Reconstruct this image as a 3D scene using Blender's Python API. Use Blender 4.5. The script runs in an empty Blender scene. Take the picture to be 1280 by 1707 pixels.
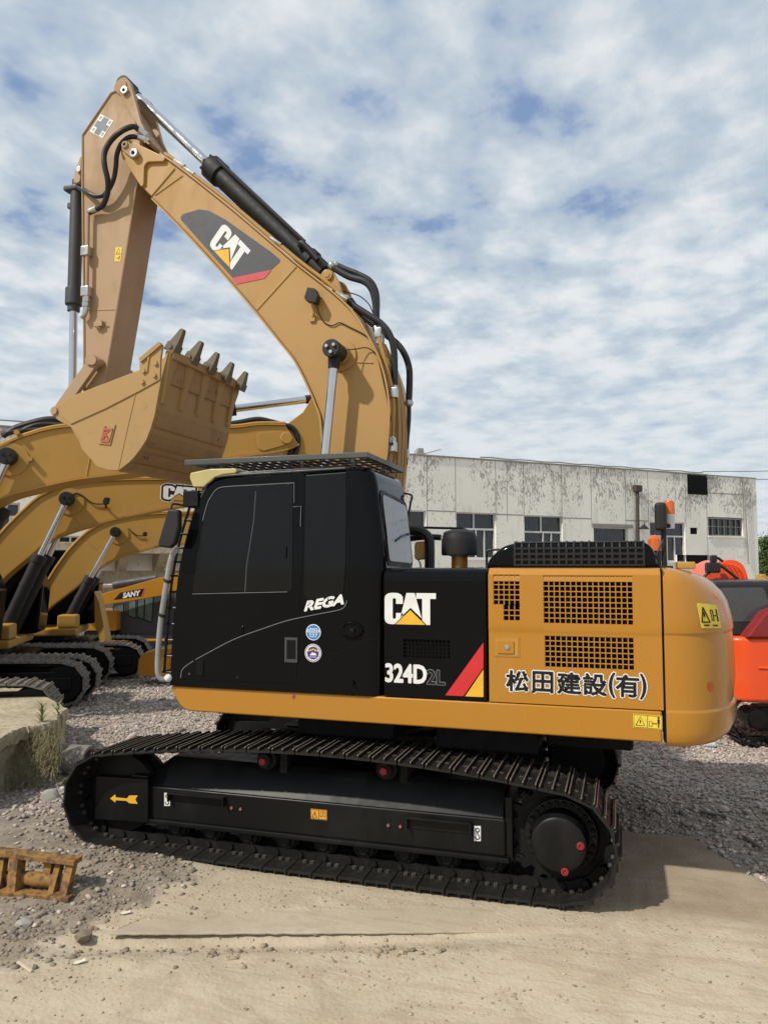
import bpy, bmesh, math, random
import numpy as np
from mathutils import Vector, Matrix
from mathutils.geometry import tessellate_polygon
C = bpy.context.scene
COL = C.collection
random.seed(7); RNG = np.random.default_rng(7)

# ------------------------------------------------------------------ camera
W, H, F = 1280, 1707, 1282.0
YAW, PITCH = math.radians(17.0), math.atan((943 - 853.5) / F)
FW = np.array([-math.sin(YAW) * math.cos(PITCH), math.cos(YAW) * math.cos(PITCH), math.sin(PITCH)])
RT = np.array([math.cos(YAW), math.sin(YAW), 0.0]); UP = np.cross(RT, FW)
POS = np.array([2.33, -7.3, 2.4])
cam = bpy.data.objects.new('camera', bpy.data.cameras.new('camera')); COL.objects.link(cam)
cam.data.sensor_fit = 'VERTICAL'; cam.data.sensor_height = 36; cam.data.lens = F / H * 36
cam.data.clip_end = 3000; cam.data.clip_start = 0.1
M = Matrix(((RT[0], UP[0], -FW[0], POS[0]), (RT[1], UP[1], -FW[1], POS[1]), (RT[2], UP[2], -FW[2], POS[2]), (0, 0, 0, 1)))
cam.matrix_world = M
C.camera = cam

# ------------------------------------------------------------------ light
C.view_settings.view_transform = 'Standard'; C.view_settings.look = 'None'
C.view_settings.exposure = 0.22; C.view_settings.gamma = 1.0
SUN = Vector((0.60, 0.73, -1.0)).normalized()          # the way the light travels
EL = math.asin(-SUN.z); ROT = math.atan2(-SUN.x, -SUN.y)
sd = bpy.data.lights.new('sun', 'SUN'); sd.energy = 3.45; sd.angle = math.radians(1.6); sd.color = (1.0, 0.93, 0.82)
so = bpy.data.objects.new('sun', sd); COL.objects.link(so); so.rotation_euler = SUN.to_track_quat('-Z', 'Y').to_euler()

world = bpy.data.worlds.new('World'); C.world = world; world.use_nodes = True
nt = world.node_tree; nt.nodes.clear(); N = nt.nodes; L = nt.links
def wn(t, **k):
    n = N.new(t)
    for a, b in k.items(): setattr(n, a, b)
    return n
def wmath(op, a, b=None, c=None, clamp=False):
    n = wn('ShaderNodeMath', operation=op, use_clamp=clamp)
    for i, v in enumerate((a, b, c)):
        if v is None: continue
        if isinstance(v, (int, float)): n.inputs[i].default_value = v
        else: L.new(v, n.inputs[i])
    return n.outputs[0]
def wramp(v, lo, hi):
    n = wn('ShaderNodeMapRange', interpolation_type='SMOOTHSTEP'); L.new(v, n.inputs[0])
    n.inputs[1].default_value = lo; n.inputs[2].default_value = hi
    return n.outputs[0]
sky = wn('ShaderNodeTexSky', sky_type='NISHITA', sun_disc=False)
sky.sun_elevation = EL; sky.sun_rotation = ROT; sky.air_density = 1.0; sky.dust_density = 1.2; sky.ozone_density = 1.6
tc = wn('ShaderNodeTexCoord'); sep = wn('ShaderNodeSeparateXYZ'); L.new(tc.outputs['Generated'], sep.inputs[0])
dz = wmath('MAXIMUM', wmath('ADD', sep.outputs[2], 0.10), 0.03)
cx = wmath('DIVIDE', sep.outputs[0], dz); cy = wmath('DIVIDE', sep.outputs[1], dz)
comb = wn('ShaderNodeCombineXYZ'); L.new(cx, comb.inputs[0]); L.new(cy, comb.inputs[1])
def wnoise(scale, detail, rough=.55, dist=0.0, off=(0, 0, 0), sc=(1, 1, 1), rot=0.0):
    m = wn('ShaderNodeMapping'); L.new(comb.outputs[0], m.inputs[0]); m.inputs['Location'].default_value = off; m.inputs['Scale'].default_value = sc
    m.inputs['Rotation'].default_value = (0, 0, rot)
    n = wn('ShaderNodeTexNoise'); L.new(m.outputs[0], n.inputs['Vector'])
    n.inputs['Scale'].default_value = scale; n.inputs['Detail'].default_value = detail; n.inputs['Roughness'].default_value = rough; n.inputs['Distortion'].default_value = dist
    return n.outputs['Fac']
big = wnoise(1.1, 4, .55, .3, (3.1, 1.7, 0))
puff = wnoise(5.9, 5, .52, .1, (0.4, 2.0, 0), (1, .8, 1), .35)
fine = wnoise(17, 4, .55, .2, (5.4, 2.0, 0))
fld = wmath('ADD', wmath('MULTIPLY', big, .30), wmath('ADD', wmath('MULTIPLY', puff, .58), wmath('MULTIPLY', fine, .10)))
low = wmath('SUBTRACT', 1.0, wramp(sep.outputs[2], .05, .42))           # towards the horizon the sheet closes and brightens
fld = wmath('ADD', fld, wmath('ADD', wmath('MULTIPLY', low, .075), wmath('MULTIPLY', cx, -.010)))
rmp = wn('ShaderNodeValToRGB'); L.new(fld, rmp.inputs[0]); cr = rmp.color_ramp; cr.interpolation = 'B_SPLINE'
SK = 8.0
for i, (p_, c_) in enumerate(((.345, (1.7, 2.6, 4.4)), (.385, (2.7, 3.5, 4.95)), (.42, (3.75, 4.5, 5.45)), (.485, (4.45, 5.15, 5.75)), (.55, (5.8, 6.25, 6.6)), (.625, (7.1, 7.3, 7.35)))):
    e = cr.elements[i] if i < 2 else cr.elements.new(p_)
    e.position = p_; e.color = (c_[0] / SK, c_[1] / SK, c_[2] / SK, 1)
sc8 = wn('ShaderNodeVectorMath', operation='SCALE'); L.new(rmp.outputs[0], sc8.inputs[0]); sc8.inputs[3].default_value = SK
mx = wn('ShaderNodeMix', data_type='RGBA'); mx.inputs[0].default_value = .93; L.new(sky.outputs[0], mx.inputs[6]); nh = wn('ShaderNodeMix', data_type='RGBA'); L.new(wmath('MULTIPLY', wmath('SUBTRACT', 1.0, wramp(sep.outputs[2], .06, .36)), .62), nh.inputs[0]); L.new(sc8.outputs[0], nh.inputs[6]); nh.inputs[7].default_value = (5.5, 6.0, 6.35, 1)
L.new(nh.outputs[2], mx.inputs[7])
bgn = wn('ShaderNodeBackground'); L.new(mx.outputs[2], bgn.inputs[0]); bgn.inputs[1].default_value = 0.105
out = wn('ShaderNodeOutputWorld'); L.new(bgn.outputs[0], out.inputs[0])

# ------------------------------------------------------------------ planes: a pixel of the photograph cast onto a real vertical plane
def ray(px, py): return FW + RT * (px - W / 2) / F - UP * (py - H / 2) / F
class Plane:
    """vertical reference plane through o along d; n points away from the camera; off = distance along n"""
    def __init__(s, o, d):
        s.o = np.array([o[0], o[1], 0.0]); d = np.array([d[0], d[1], 0.0]); s.d = d / np.linalg.norm(d)
        n = np.array([-s.d[1], s.d[0], 0.0]); s.n = n if n @ np.array([FW[0], FW[1], 0]) > 0 else -n
    def sz(s, px, py, off):
        r = ray(px, py); t = ((s.o - POS) @ s.n + off) / (r @ s.n); p = POS + r * t
        return (float((p - s.o) @ s.d), float(p[2]))
    def w(s, a, z, off): return s.o + s.d * a + s.n * off + np.array([0, 0, z])
    def px(s, px, py, off): a, z = s.sz(px, py, off); return s.w(a, z, off)
    def ol(s, pts, off): return [s.sz(p[0], p[1], off) for p in pts]
def ground(px, py, z=0.0):
    r = ray(px, py); t = (z - POS[2]) / r[2]; return POS + r * t
MAIN = Plane((0, 0), (1, 0))

# ------------------------------------------------------------------ mesh builder
def rnd(pts, r, seg=4):
    """round the corners of a closed polygon; r number or list"""
    out = []; n = len(pts)
    for i in range(n):
        p = np.array(pts[i], float); a = np.array(pts[i - 1], float) - p; b = np.array(pts[(i + 1) % n], float) - p
        ri = r[i] if isinstance(r, (list, tuple)) else r
        la, lb = np.linalg.norm(a), np.linalg.norm(b)
        if ri <= 0 or la < 1e-6 or lb < 1e-6: out.append(tuple(p)); continue
        a /= la; b /= lb; ang = math.acos(max(-1, min(1, float(a @ b))))
        if ang > math.radians(172): out.append(tuple(p)); continue
        t = min(ri / math.tan(ang / 2), la * .48, lb * .48)
        p0, p1 = p + a * t, p + b * t
        for k in range(seg + 1):
            u = k / seg; out.append(tuple((1 - u) ** 2 * p0 + 2 * u * (1 - u) * p + u * u * p1))
    return out
def spline(pts, n=8):
    """Catmull-Rom through points (any dimension)"""
    P = [np.array(p, float) for p in pts]; P = [2 * P[0] - P[1]] + P + [2 * P[-1] - P[-2]]; out = []
    for i in range(1, len(P) - 2):
        for k in range(n):
            t = k / n; a, b, c, d = P[i - 1:i + 3]
            out.append(.5 * (2 * b + (c - a) * t + (2 * a - 5 * b + 4 * c - d) * t * t + (3 * b - a - 3 * c + d) * t ** 3))
    out.append(P[-2]); return out

class MB:
    def __init__(s): s.bm = bmesh.new(); s.mi = 0
    def m(s, i): s.mi = i; return s
    def face(s, pts):
        f = s.bm.faces.new([s.bm.verts.new(Vector(p)) for p in pts]); f.material_index = s.mi; return f
    def loft(s, rings, cap=True, close=True):
        vs = [[s.bm.verts.new(Vector(p)) for p in r] for r in rings]; fs = []
        for a, b in zip(vs, vs[1:]):
            n = len(a)
            for i in range(n if close else n - 1):
                j = (i + 1) % n
                try: fs.append(s.bm.faces.new((a[i], a[j], b[j], b[i])))
                except ValueError: pass
        if cap and len(vs[0]) > 2:
            fs.append(s.bm.faces.new(list(reversed(vs[0])))); fs.append(s.bm.faces.new(vs[-1]))
        for f in fs: f.material_index = s.mi
        return fs
    def _bev(s, fs, bev, seg=2, ang=40):
        if bev <= 0: return
        bmesh.ops.recalc_face_normals(s.bm, faces=fs)
        es = {e for f in fs for e in f.edges}
        es = [e for e in es if len(e.link_faces) == 2 and e.calc_face_angle(0) > math.radians(ang)]
        r = bmesh.ops.bevel(s.bm, geom=es, offset=bev, offset_type='OFFSET', segments=seg, profile=.5, affect='EDGES', clamp_overlap=True)
        for f in r['faces']: f.material_index = s.mi
    def prism(s, pl, poly, n0, n1, bev=0, seg=2):
        """extrude an (s, z) outline of the plane from off n0 to n1"""
        fs = s.loft([[pl.w(a, z, n0) for a, z in poly], [pl.w(a, z, n1) for a, z in poly]])
        s._bev(fs, bev, seg); return s
    def plan(s, poly, z0, z1, bev=0, seg=2):
        fs = s.loft([[(x, y, z0) for x, y in poly], [(x, y, z1) for x, y in poly]]); s._bev(fs, bev, seg); return s
    def box(s, pl, a0, a1, z0, z1, n0, n1, bev=0, seg=2):
        return s.prism(pl, [(a0, z0), (a1, z0), (a1, z1), (a0, z1)], n0, n1, bev, seg)
    def tube(s, pts, r, seg=10, r1=None, cap=True):
        P = [np.array(p, float) for p in pts]; rings = []; n = len(P); prev = None
        for i in range(n):
            t = P[min(i + 1, n - 1)] - P[max(i - 1, 0)]; t = t / (np.linalg.norm(t) + 1e-12)
            if prev is None:
                u = np.cross(t, [0, 0, 1.0]);
                if np.linalg.norm(u) < .05: u = np.cross(t, [1.0, 0, 0])
            else: u = prev - t * (prev @ t)
            u /= np.linalg.norm(u); prev = u; v = np.cross(t, u)
            rr = r if r1 is None else r + (r1 - r) * i / (n - 1)
            if isinstance(r, (list, tuple)): rr = r[i]
            rings.append([P[i] + rr * (math.cos(k * 2 * math.pi / seg) * u + math.sin(k * 2 * math.pi / seg) * v) for k in range(seg)])
        s.loft(rings, cap); return s
    def cyl(s, p0, p1, r, seg=20, r1=None, bev=0):
        p0, p1 = np.array(p0, float), np.array(p1, float); t = p1 - p0; t /= np.linalg.norm(t)
        u = np.cross(t, [0, 0, 1.0])
        if np.linalg.norm(u) < .05: u = np.cross(t, [1.0, 0, 0])
        u /= np.linalg.norm(u); v = np.cross(t, u); r1 = r if r1 is None else r1
        fs = s.loft([[p + q * (math.cos(k * 2 * math.pi / seg) * u + math.sin(k * 2 * math.pi / seg) * v) for k in range(seg)] for p, q in ((p0, r), (p1, r1))])
        s._bev(fs, bev, 2); return s
    def turned(s, p0, axis, prof, seg=24):
        """lathe: prof = [(distance along axis, radius)...]"""
        t = np.array(axis, float); t /= np.linalg.norm(t); p0 = np.array(p0, float)
        u = np.cross(t, [0, 0, 1.0])
        if np.linalg.norm(u) < .05: u = np.cross(t, [1.0, 0, 0])
        u /= np.linalg.norm(u); v = np.cross(t, u)
        s.loft([[p0 + t * h + max(r, 1e-4) * (math.cos(k * 2 * math.pi / seg) * u + math.sin(k * 2 * math.pi / seg) * v) for k in range(seg)] for h, r in prof]); return s
    def ball(s, p, r, sub=2, sc=(1, 1, 1)):
        g = bmesh.ops.create_icosphere(s.bm, subdivisions=sub, radius=r, matrix=Matrix.Translation(Vector(p)) @ Matrix.Diagonal((*sc, 1)))
        for f in {f for v in g['verts'] for f in v.link_faces}: f.material_index = s.mi
        return s
    def flat(s, pl, poly, off):
        s.face([pl.w(a, z, off) for a, z in poly]); return s
    def ring(s, pl, c, r0, r1, off, seg=28):
        for k in range(seg):
            a, b = 2 * math.pi * k / seg, 2 * math.pi * (k + 1) / seg
            s.face([pl.w(c[0] + r * math.cos(t), c[1] + r * math.sin(t), off) for r, t in ((r0, a), (r1, a), (r1, b), (r0, b))])
        return s
    def disc(s, pl, c, r, off, seg=28):
        return s.flat(pl, [(c[0] + r * math.cos(2 * math.pi * k / seg), c[1] + r * math.sin(2 * math.pi * k / seg)) for k in range(seg)], off)
    def stroke(s, pl, pts, wd, off):
        """a flat painted line along (s, z) points"""
        P = [np.array(p, float) for p in pts]; q = []
        for i in range(len(P)):
            t = P[min(i + 1, len(P) - 1)] - P[max(i - 1, 0)]; t /= np.linalg.norm(t); nn = np.array([-t[1], t[0]])
            q.append((P[i] + nn * wd / 2, P[i] - nn * wd / 2))
        for a, b in zip(q, q[1:]): s.flat(pl, [a[0], b[0], b[1], a[1]], off)
        return s
    def text(s, pl, body, ll, lr, tl, off, bold=0.0):
        """lettering fitted to the parallelogram whose corners (s, z) are given; bold = half width in metres added to every stroke"""
        vs, fs = glyphs(body); ll, lr, tl = map(np.array, (ll, lr, tl)); W2 = [ll + (lr - ll) * u + (tl - ll) * v for u, v in vs]
        bv = [s.bm.verts.new(Vector(pl.w(*p_, off))) for p_ in W2]; ed = {}
        for f in fs:
            for i in range(len(f)): k = tuple(sorted((f[i], f[i - 1]))); ed[k] = ed.get(k, 0) + 1
            try: s.bm.faces.new([bv[i] for i in f]).material_index = s.mi
            except ValueError: pass
        if bold > 0:
            for n_, (i, j) in enumerate(k for k, c in ed.items() if c == 1):
                p_, q_ = W2[i], W2[j]; t_ = q_ - p_; l_ = np.linalg.norm(t_)
                if l_ < 1e-6: continue
                t_ = t_ / l_; nn = np.array([-t_[1], t_[0]]) * bold; e_ = t_ * bold * .75; o2 = off - 1.2e-4 * (1 + n_ % 5)
                s.flat(pl, [p_ - e_ + nn * .6, p_ + nn, q_ + nn, q_ + e_ + nn * .6, q_ + e_ - nn * .6, q_ - nn, p_ - nn, p_ - e_ - nn * .6], o2)
        return s
    def poly01(s, pl, poly, ll, lr, tl, off):
        ll, lr, tl = map(np.array, (ll, lr, tl))
        return s.flat(pl, [tuple(ll + (lr - ll) * u + (tl - ll) * v) for u, v in poly], off)
    def build(s, name, mat, parent=None, smooth=True, ang=32, label=None):
        me = bpy.data.meshes.new(name); bm = s.bm
        bmesh.ops.recalc_face_normals(bm, faces=bm.faces[:])
        org = Vector((0, 0, 0)); p = parent
        while p is not None: org += p.location; p = p.parent
        if org.length: bmesh.ops.translate(bm, vec=-org, verts=bm.verts[:])
        bm.to_mesh(me); bm.free()
        for m in (mat if isinstance(mat, (list, tuple)) else [mat]): me.materials.append(m)
        if smooth: me.shade_smooth(); me.set_sharp_from_angle(angle=math.radians(ang))
        o = bpy.data.objects.new(name, me); COL.objects.link(o)
        if smooth and len(me.polygons) > 8: wm = o.modifiers.new('face_weighted', 'WEIGHTED_NORMAL'); wm.keep_sharp = True; wm.weight = 60
        if parent is not None: o.parent = parent
        if label: o['label'] = label
        return o
_gl = {}
def glyphs(body):
    if body in _gl: return _gl[body]
    c = bpy.data.curves.new('t', 'FONT'); c.body = body; c.size = 1; c.resolution_u = 3
    o = bpy.data.objects.new('t', c); COL.objects.link(o); dg = bpy.context.evaluated_depsgraph_get()
    me = bpy.data.meshes.new_from_object(o.evaluated_get(dg)); v = np.array([x.co[:2] for x in me.vertices])
    fs = [list(p.vertices) for p in me.polygons]; lo, hi = v.min(0), v.max(0); v = (v - lo) / (hi - lo)
    bpy.data.objects.remove(o); bpy.data.curves.remove(c); bpy.data.meshes.remove(me)
    _gl[body] = (v, fs); return _gl[body]
LOGO_C = [(.36, .65), (.36, .86), (.33, .94), (.27, .99), (.22, 1), (.13, 1), (.07, .98), (.02, .92), (0, .84), (0, .16), (.02, .07), (.06, .02), (.12, 0), (.195, 0), (.295, .155), (.31, .19), (.36, .26), (.36, .36), (.225, .36), (.225, .21), (.19, .16), (.16, .20), (.16, .80), (.19, .84), (.225, .80), (.225, .65)]
LOGO_A = [(.43, 1), (.59, 1), (.725, .2), (.51, .53), (.385, .335), (.31, .21)]
LOGO_T = [(.62, 1), (1, 1), (1, .82), (.888, .82), (.888, 0), (.82, 0), (.735, .135), (.735, .82), (.62, .82)]
LOGO_TRI = [(.215, 0), (.795, 0), (.505, .455)]
def logo(mb, pl, ll, lr, tl, off, white, yellow):
    mb.m(white)
    for p in (LOGO_C, LOGO_A, LOGO_T): mb.poly01(pl, p, ll, lr, tl, off)
    mb.m(yellow); mb.poly01(pl, LOGO_TRI, ll, lr, tl, off); return mb

def thing(name, label, cat, loc=(0, 0, 0), group=None):
    o = bpy.data.objects.new(name, None); COL.objects.link(o); o.location = loc; o.empty_display_size = .2
    o['label'] = label; o['category'] = cat
    if group: o['group'] = group
    return o
def tag(o, label, cat, group=None):
    o['label'] = label; o['category'] = cat
    if group: o['group'] = group
    return o
def setting(o, kind='structure'): o['kind'] = kind; return o

# ------------------------------------------------------------------ materials
class Mat:
    def __init__(s, name):
        s.m = bpy.data.materials.new(name); s.m.use_nodes = True; s.t = s.m.node_tree; s.b = s.t.nodes['Principled BSDF']; s._v = None
    def n(s, t, **k):
        x = s.t.nodes.new(t)
        for a, b in k.items(): setattr(x, a, b)
        return x
    def l(s, a, b): s.t.links.new(a, b)
    def co(s, sc=(1, 1, 1)):
        if s._v is None: s._v = s.n('ShaderNodeTexCoord').outputs['Object']
        m = s.n('ShaderNodeMapping'); s.l(s._v, m.inputs[0]); m.inputs['Scale'].default_value = sc; return m.outputs[0]
    def noise(s, scale, detail=5, rough=.6, dist=0, sc=(1, 1, 1)):
        x = s.n('ShaderNodeTexNoise'); s.l(s.co(sc), x.inputs['Vector']); x.inputs['Scale'].default_value = scale
        x.inputs['Detail'].default_value = detail; x.inputs['Roughness'].default_value = rough; x.inputs['Distortion'].default_value = dist; return x.outputs['Fac']
    def rng(s, v, lo, hi, a=0., b=1.):
        x = s.n('ShaderNodeMapRange', interpolation_type='SMOOTHSTEP'); s.l(v, x.inputs[0])
        for i, q in enumerate((lo, hi, a, b)): x.inputs[i + 1].default_value = q
        return x.outputs[0]
    def mix(s, f, a, b, mode='MIX'):
        x = s.n('ShaderNodeMix', data_type='RGBA', blend_type=mode)
        for i, v in ((0, f), (6, a), (7, b)):
            if isinstance(v, (int, float)): x.inputs[i].default_value = v
            elif isinstance(v, (tuple, list)): x.inputs[i].default_value = (*v[:3], 1)
            else: s.l(v, x.inputs[i])
        return x.outputs[2]
    def math(s, op, a, b):
        x = s.n('ShaderNodeMath', operation=op)
        for i, v in ((0, a), (1, b)):
            if isinstance(v, (int, float)): x.inputs[i].default_value = v
            else: s.l(v, x.inputs[i])
        return x.outputs[0]
    def set(s, **k):
        for a, v in k.items():
            i = s.b.inputs[a.replace('_', ' ')]
            if isinstance(v, (int, float)): i.default_value = v
            elif isinstance(v, (tuple, list)): i.default_value = (*v[:3], 1)
            else: s.l(v, i)
        return s
    def bump(s, h, strength=.3, dist=.01):
        x = s.n('ShaderNodeBump'); s.l(h, x.inputs['Height']); x.inputs['Strength'].default_value = strength; x.inputs['Distance'].default_value = dist
        s.l(x.outputs[0], s.b.inputs['Normal']); return s
def paint(name, col, dust=(.36, .31, .24), amt=.25, rough=.35, coat=.3, spec=.5, wear=0.0, wearcol=(.10, .06, .04)):
    p = Mat(name); a = p.noise(1.3, 6, .62, .3); b = p.noise(7, 5, .6, 0, (1, 1, .25)); c = p.noise(60, 3, .5)
    f = p.math('MULTIPLY', p.rng(p.math('ADD', p.math('MULTIPLY', a, .6), p.math('MULTIPLY', b, .4)), .42, .72), amt)
    k = p.mix(f, col, dust)
    if wear > 0: k = p.mix(p.math('MULTIPLY', p.rng(p.math('ADD', p.math('MULTIPLY', p.noise(9, 6, .7, .5), .7), p.math('MULTIPLY', c, .3)), .58, .64), wear), k, wearcol)
    p.set(Base_Color=k, Roughness=p.rng(p.math('ADD', f, p.math('MULTIPLY', a, .3)), 0, .6, rough, min(1, rough * 2 + .06)), Coat_Weight=coat, Coat_Roughness=.12, Specular_IOR_Level=spec)
    p.bump(p.noise(3.0, 3, .5), .04, .02); return p.m
def plain(name, col, rough=.5, metal=0.0, spec=.5, coat=0.0, var=.12, bscale=40, bump=.08):
    p = Mat(name); n = p.noise(5, 5, .6); d = tuple(max(0, x * (1 - 2.2 * var)) for x in col); e = tuple(x * (1 + var) for x in col)
    p.set(Base_Color=p.mix(n, d, e), Roughness=p.rng(p.noise(11, 4, .6), .3, .7, max(.03, rough - .08), min(1, rough + .1)), Metallic=metal, Specular_IOR_Level=spec, Coat_Weight=coat)
    if bump: p.bump(p.noise(bscale, 3, .5), bump, .004)
    return p.m
YEL = (.42, .180, .013)
m_yel = paint('yellow_paint', YEL, (.36, .20, .04), .25, .22, .25)
m_boom = paint('boom_paint', (.395, .218, .052), (.38, .25, .11), .45, .34, .18)
m_stick = paint('stick_paint', (.375, .242, .132), (.37, .275, .18), .5, .45, .1)
m_strip = paint('scraped_wear_plate', (.35, .20, .075), (.22, .17, .12), .7, .5, 0, .4, .9, (.07, .055, .05))
m_bucket = paint('bucket_paint', (.385, .24, .092), (.34, .25, .15), .5, .55, .04, .35, .35, (.15, .09, .055))
m_yel2 = paint('worn_yellow_paint', (.43, .235, .042), (.36, .235, .09), .45, .45, .1, .4, .10, (.22, .14, .07))
m_blk = paint('black_gloss_paint', (.0035, .004, .0048), (.010, .0098, .0095), .22, .06, .0, .13)
m_under = paint('black_undercarriage_paint', (.0055, .006, .0065), (.030, .028, .026), .28, .30, 0, .22)
m_track = paint('black_track_steel', (.007, .007, .007), (.035, .030, .024), .5, .5, 0, .22, .45, (.045, .035, .025))
m_worn = plain('worn_bright_steel', (.25, .21, .165), .42, .35, .5, 0, .3, 60, .2)
m_sbolt = plain('shoe_bolt_steel', (.10, .092, .082), .5, .3, .4, 0, .3)
m_shoe = paint('worn_track_steel', (.010, .0095, .009), (.075, .062, .046), .6, .45, 0, .3, .35, (.06, .045, .032))
m_shoe2 = paint('dry_muddy_track_steel', (.13, .115, .10), (.30, .25, .20), .7, .7, 0, .3, .4, (.05, .045, .04))
m_rub = plain('black_rubber', (.016, .016, .017), .55, 0, .35)
m_hose = plain('black_hose', (.018, .018, .02), .45, 0, .4)
m_grey = plain('dark_grey_plastic', (.045, .047, .05), .5)
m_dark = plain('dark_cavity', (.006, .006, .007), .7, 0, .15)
m_chrome = plain('chrome_rod', (.62, .63, .64), .16, 1.0, .5, 0, .05, 40, 0)
m_zinc = plain('zinc_fitting', (.55, .55, .53), .32, .9, .5, 0, .15)
m_glass = plain('tinted_glass', (.005, .006, .007), .03, 0, .24, 0, .2, 3, 0.0)
m_rglass = plain('rear_glass', (.05, .06, .075), .05, 0, .8, .2, .2, 3, 0)
m_white = plain('white_vinyl', (.78, .78, .76), .4)
m_black = plain('black_vinyl', (.012, .012, .013), .45, 0, .3)
m_gvin = plain('grey_vinyl', (.085, .09, .10), .5, 0, .3)
m_ghost = plain('dark_outline_vinyl', (.22, .225, .235), .5, 0, .3)
m_red = plain('red_vinyl', (.62, .025, .03), .4)
m_pink = plain('faded_red_vinyl', (.56, .07, .09), .5)
m_yvin = plain('yellow_vinyl', (.80, .45, .03), .4)
m_lab = plain('label_yellow', (.78, .58, .06), .45)
m_olab = plain('label_orange', (.75, .36, .03), .45)
m_blue = plain('blue_vinyl', (.02, .20, .55), .4)
m_purp = plain('purple_vinyl', (.055, .035, .25), .4)
m_redp = plain('red_plug', (.27, .012, .02), .45)
m_foam = plain('grey_foam_sleeve', (.32, .32, .31), .9, 0, .2, 0, .25, 90, .4)
m_visor = plain('aged_cream_plastic', (.50, .42, .17), .35, 0, .5, .2)
m_amber = Mat('amber_lens').set(Base_Color=(.80, .16, .01), Roughness=.15, Transmission_Weight=.35, Coat_Weight=.5).m
m_lens = plain('clear_lens', (.6, .6, .62), .15)
m_edge = plain('window_seal_edge', (.16, .165, .17), .4)
m_castred = plain('cast_red_paint', (.42, .10, .06), .6)
m_tooth = paint("tooth_steel", (.13, .105, .07), (.28, .24, .18), .5, .55, 0, .4, .3, (.20, .12, .05))
# ================================================================== the big excavator
ex = thing('excavator', 'black and yellow excavator in front with black cab and bucket folded high overhead', 'excavator')
P = MAIN
YB, YC, YT = -1.40, -1.42, -1.65                       # engine doors, cab side, outer track edge
def q(px, py, off=YB): return P.sz(px, py, off)
def rect(px0, py0, px1, py1, off): return [q(px0, py0, off), q(px1, py0, off), q(px1, py1, off), q(px0, py1, off)]

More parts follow.
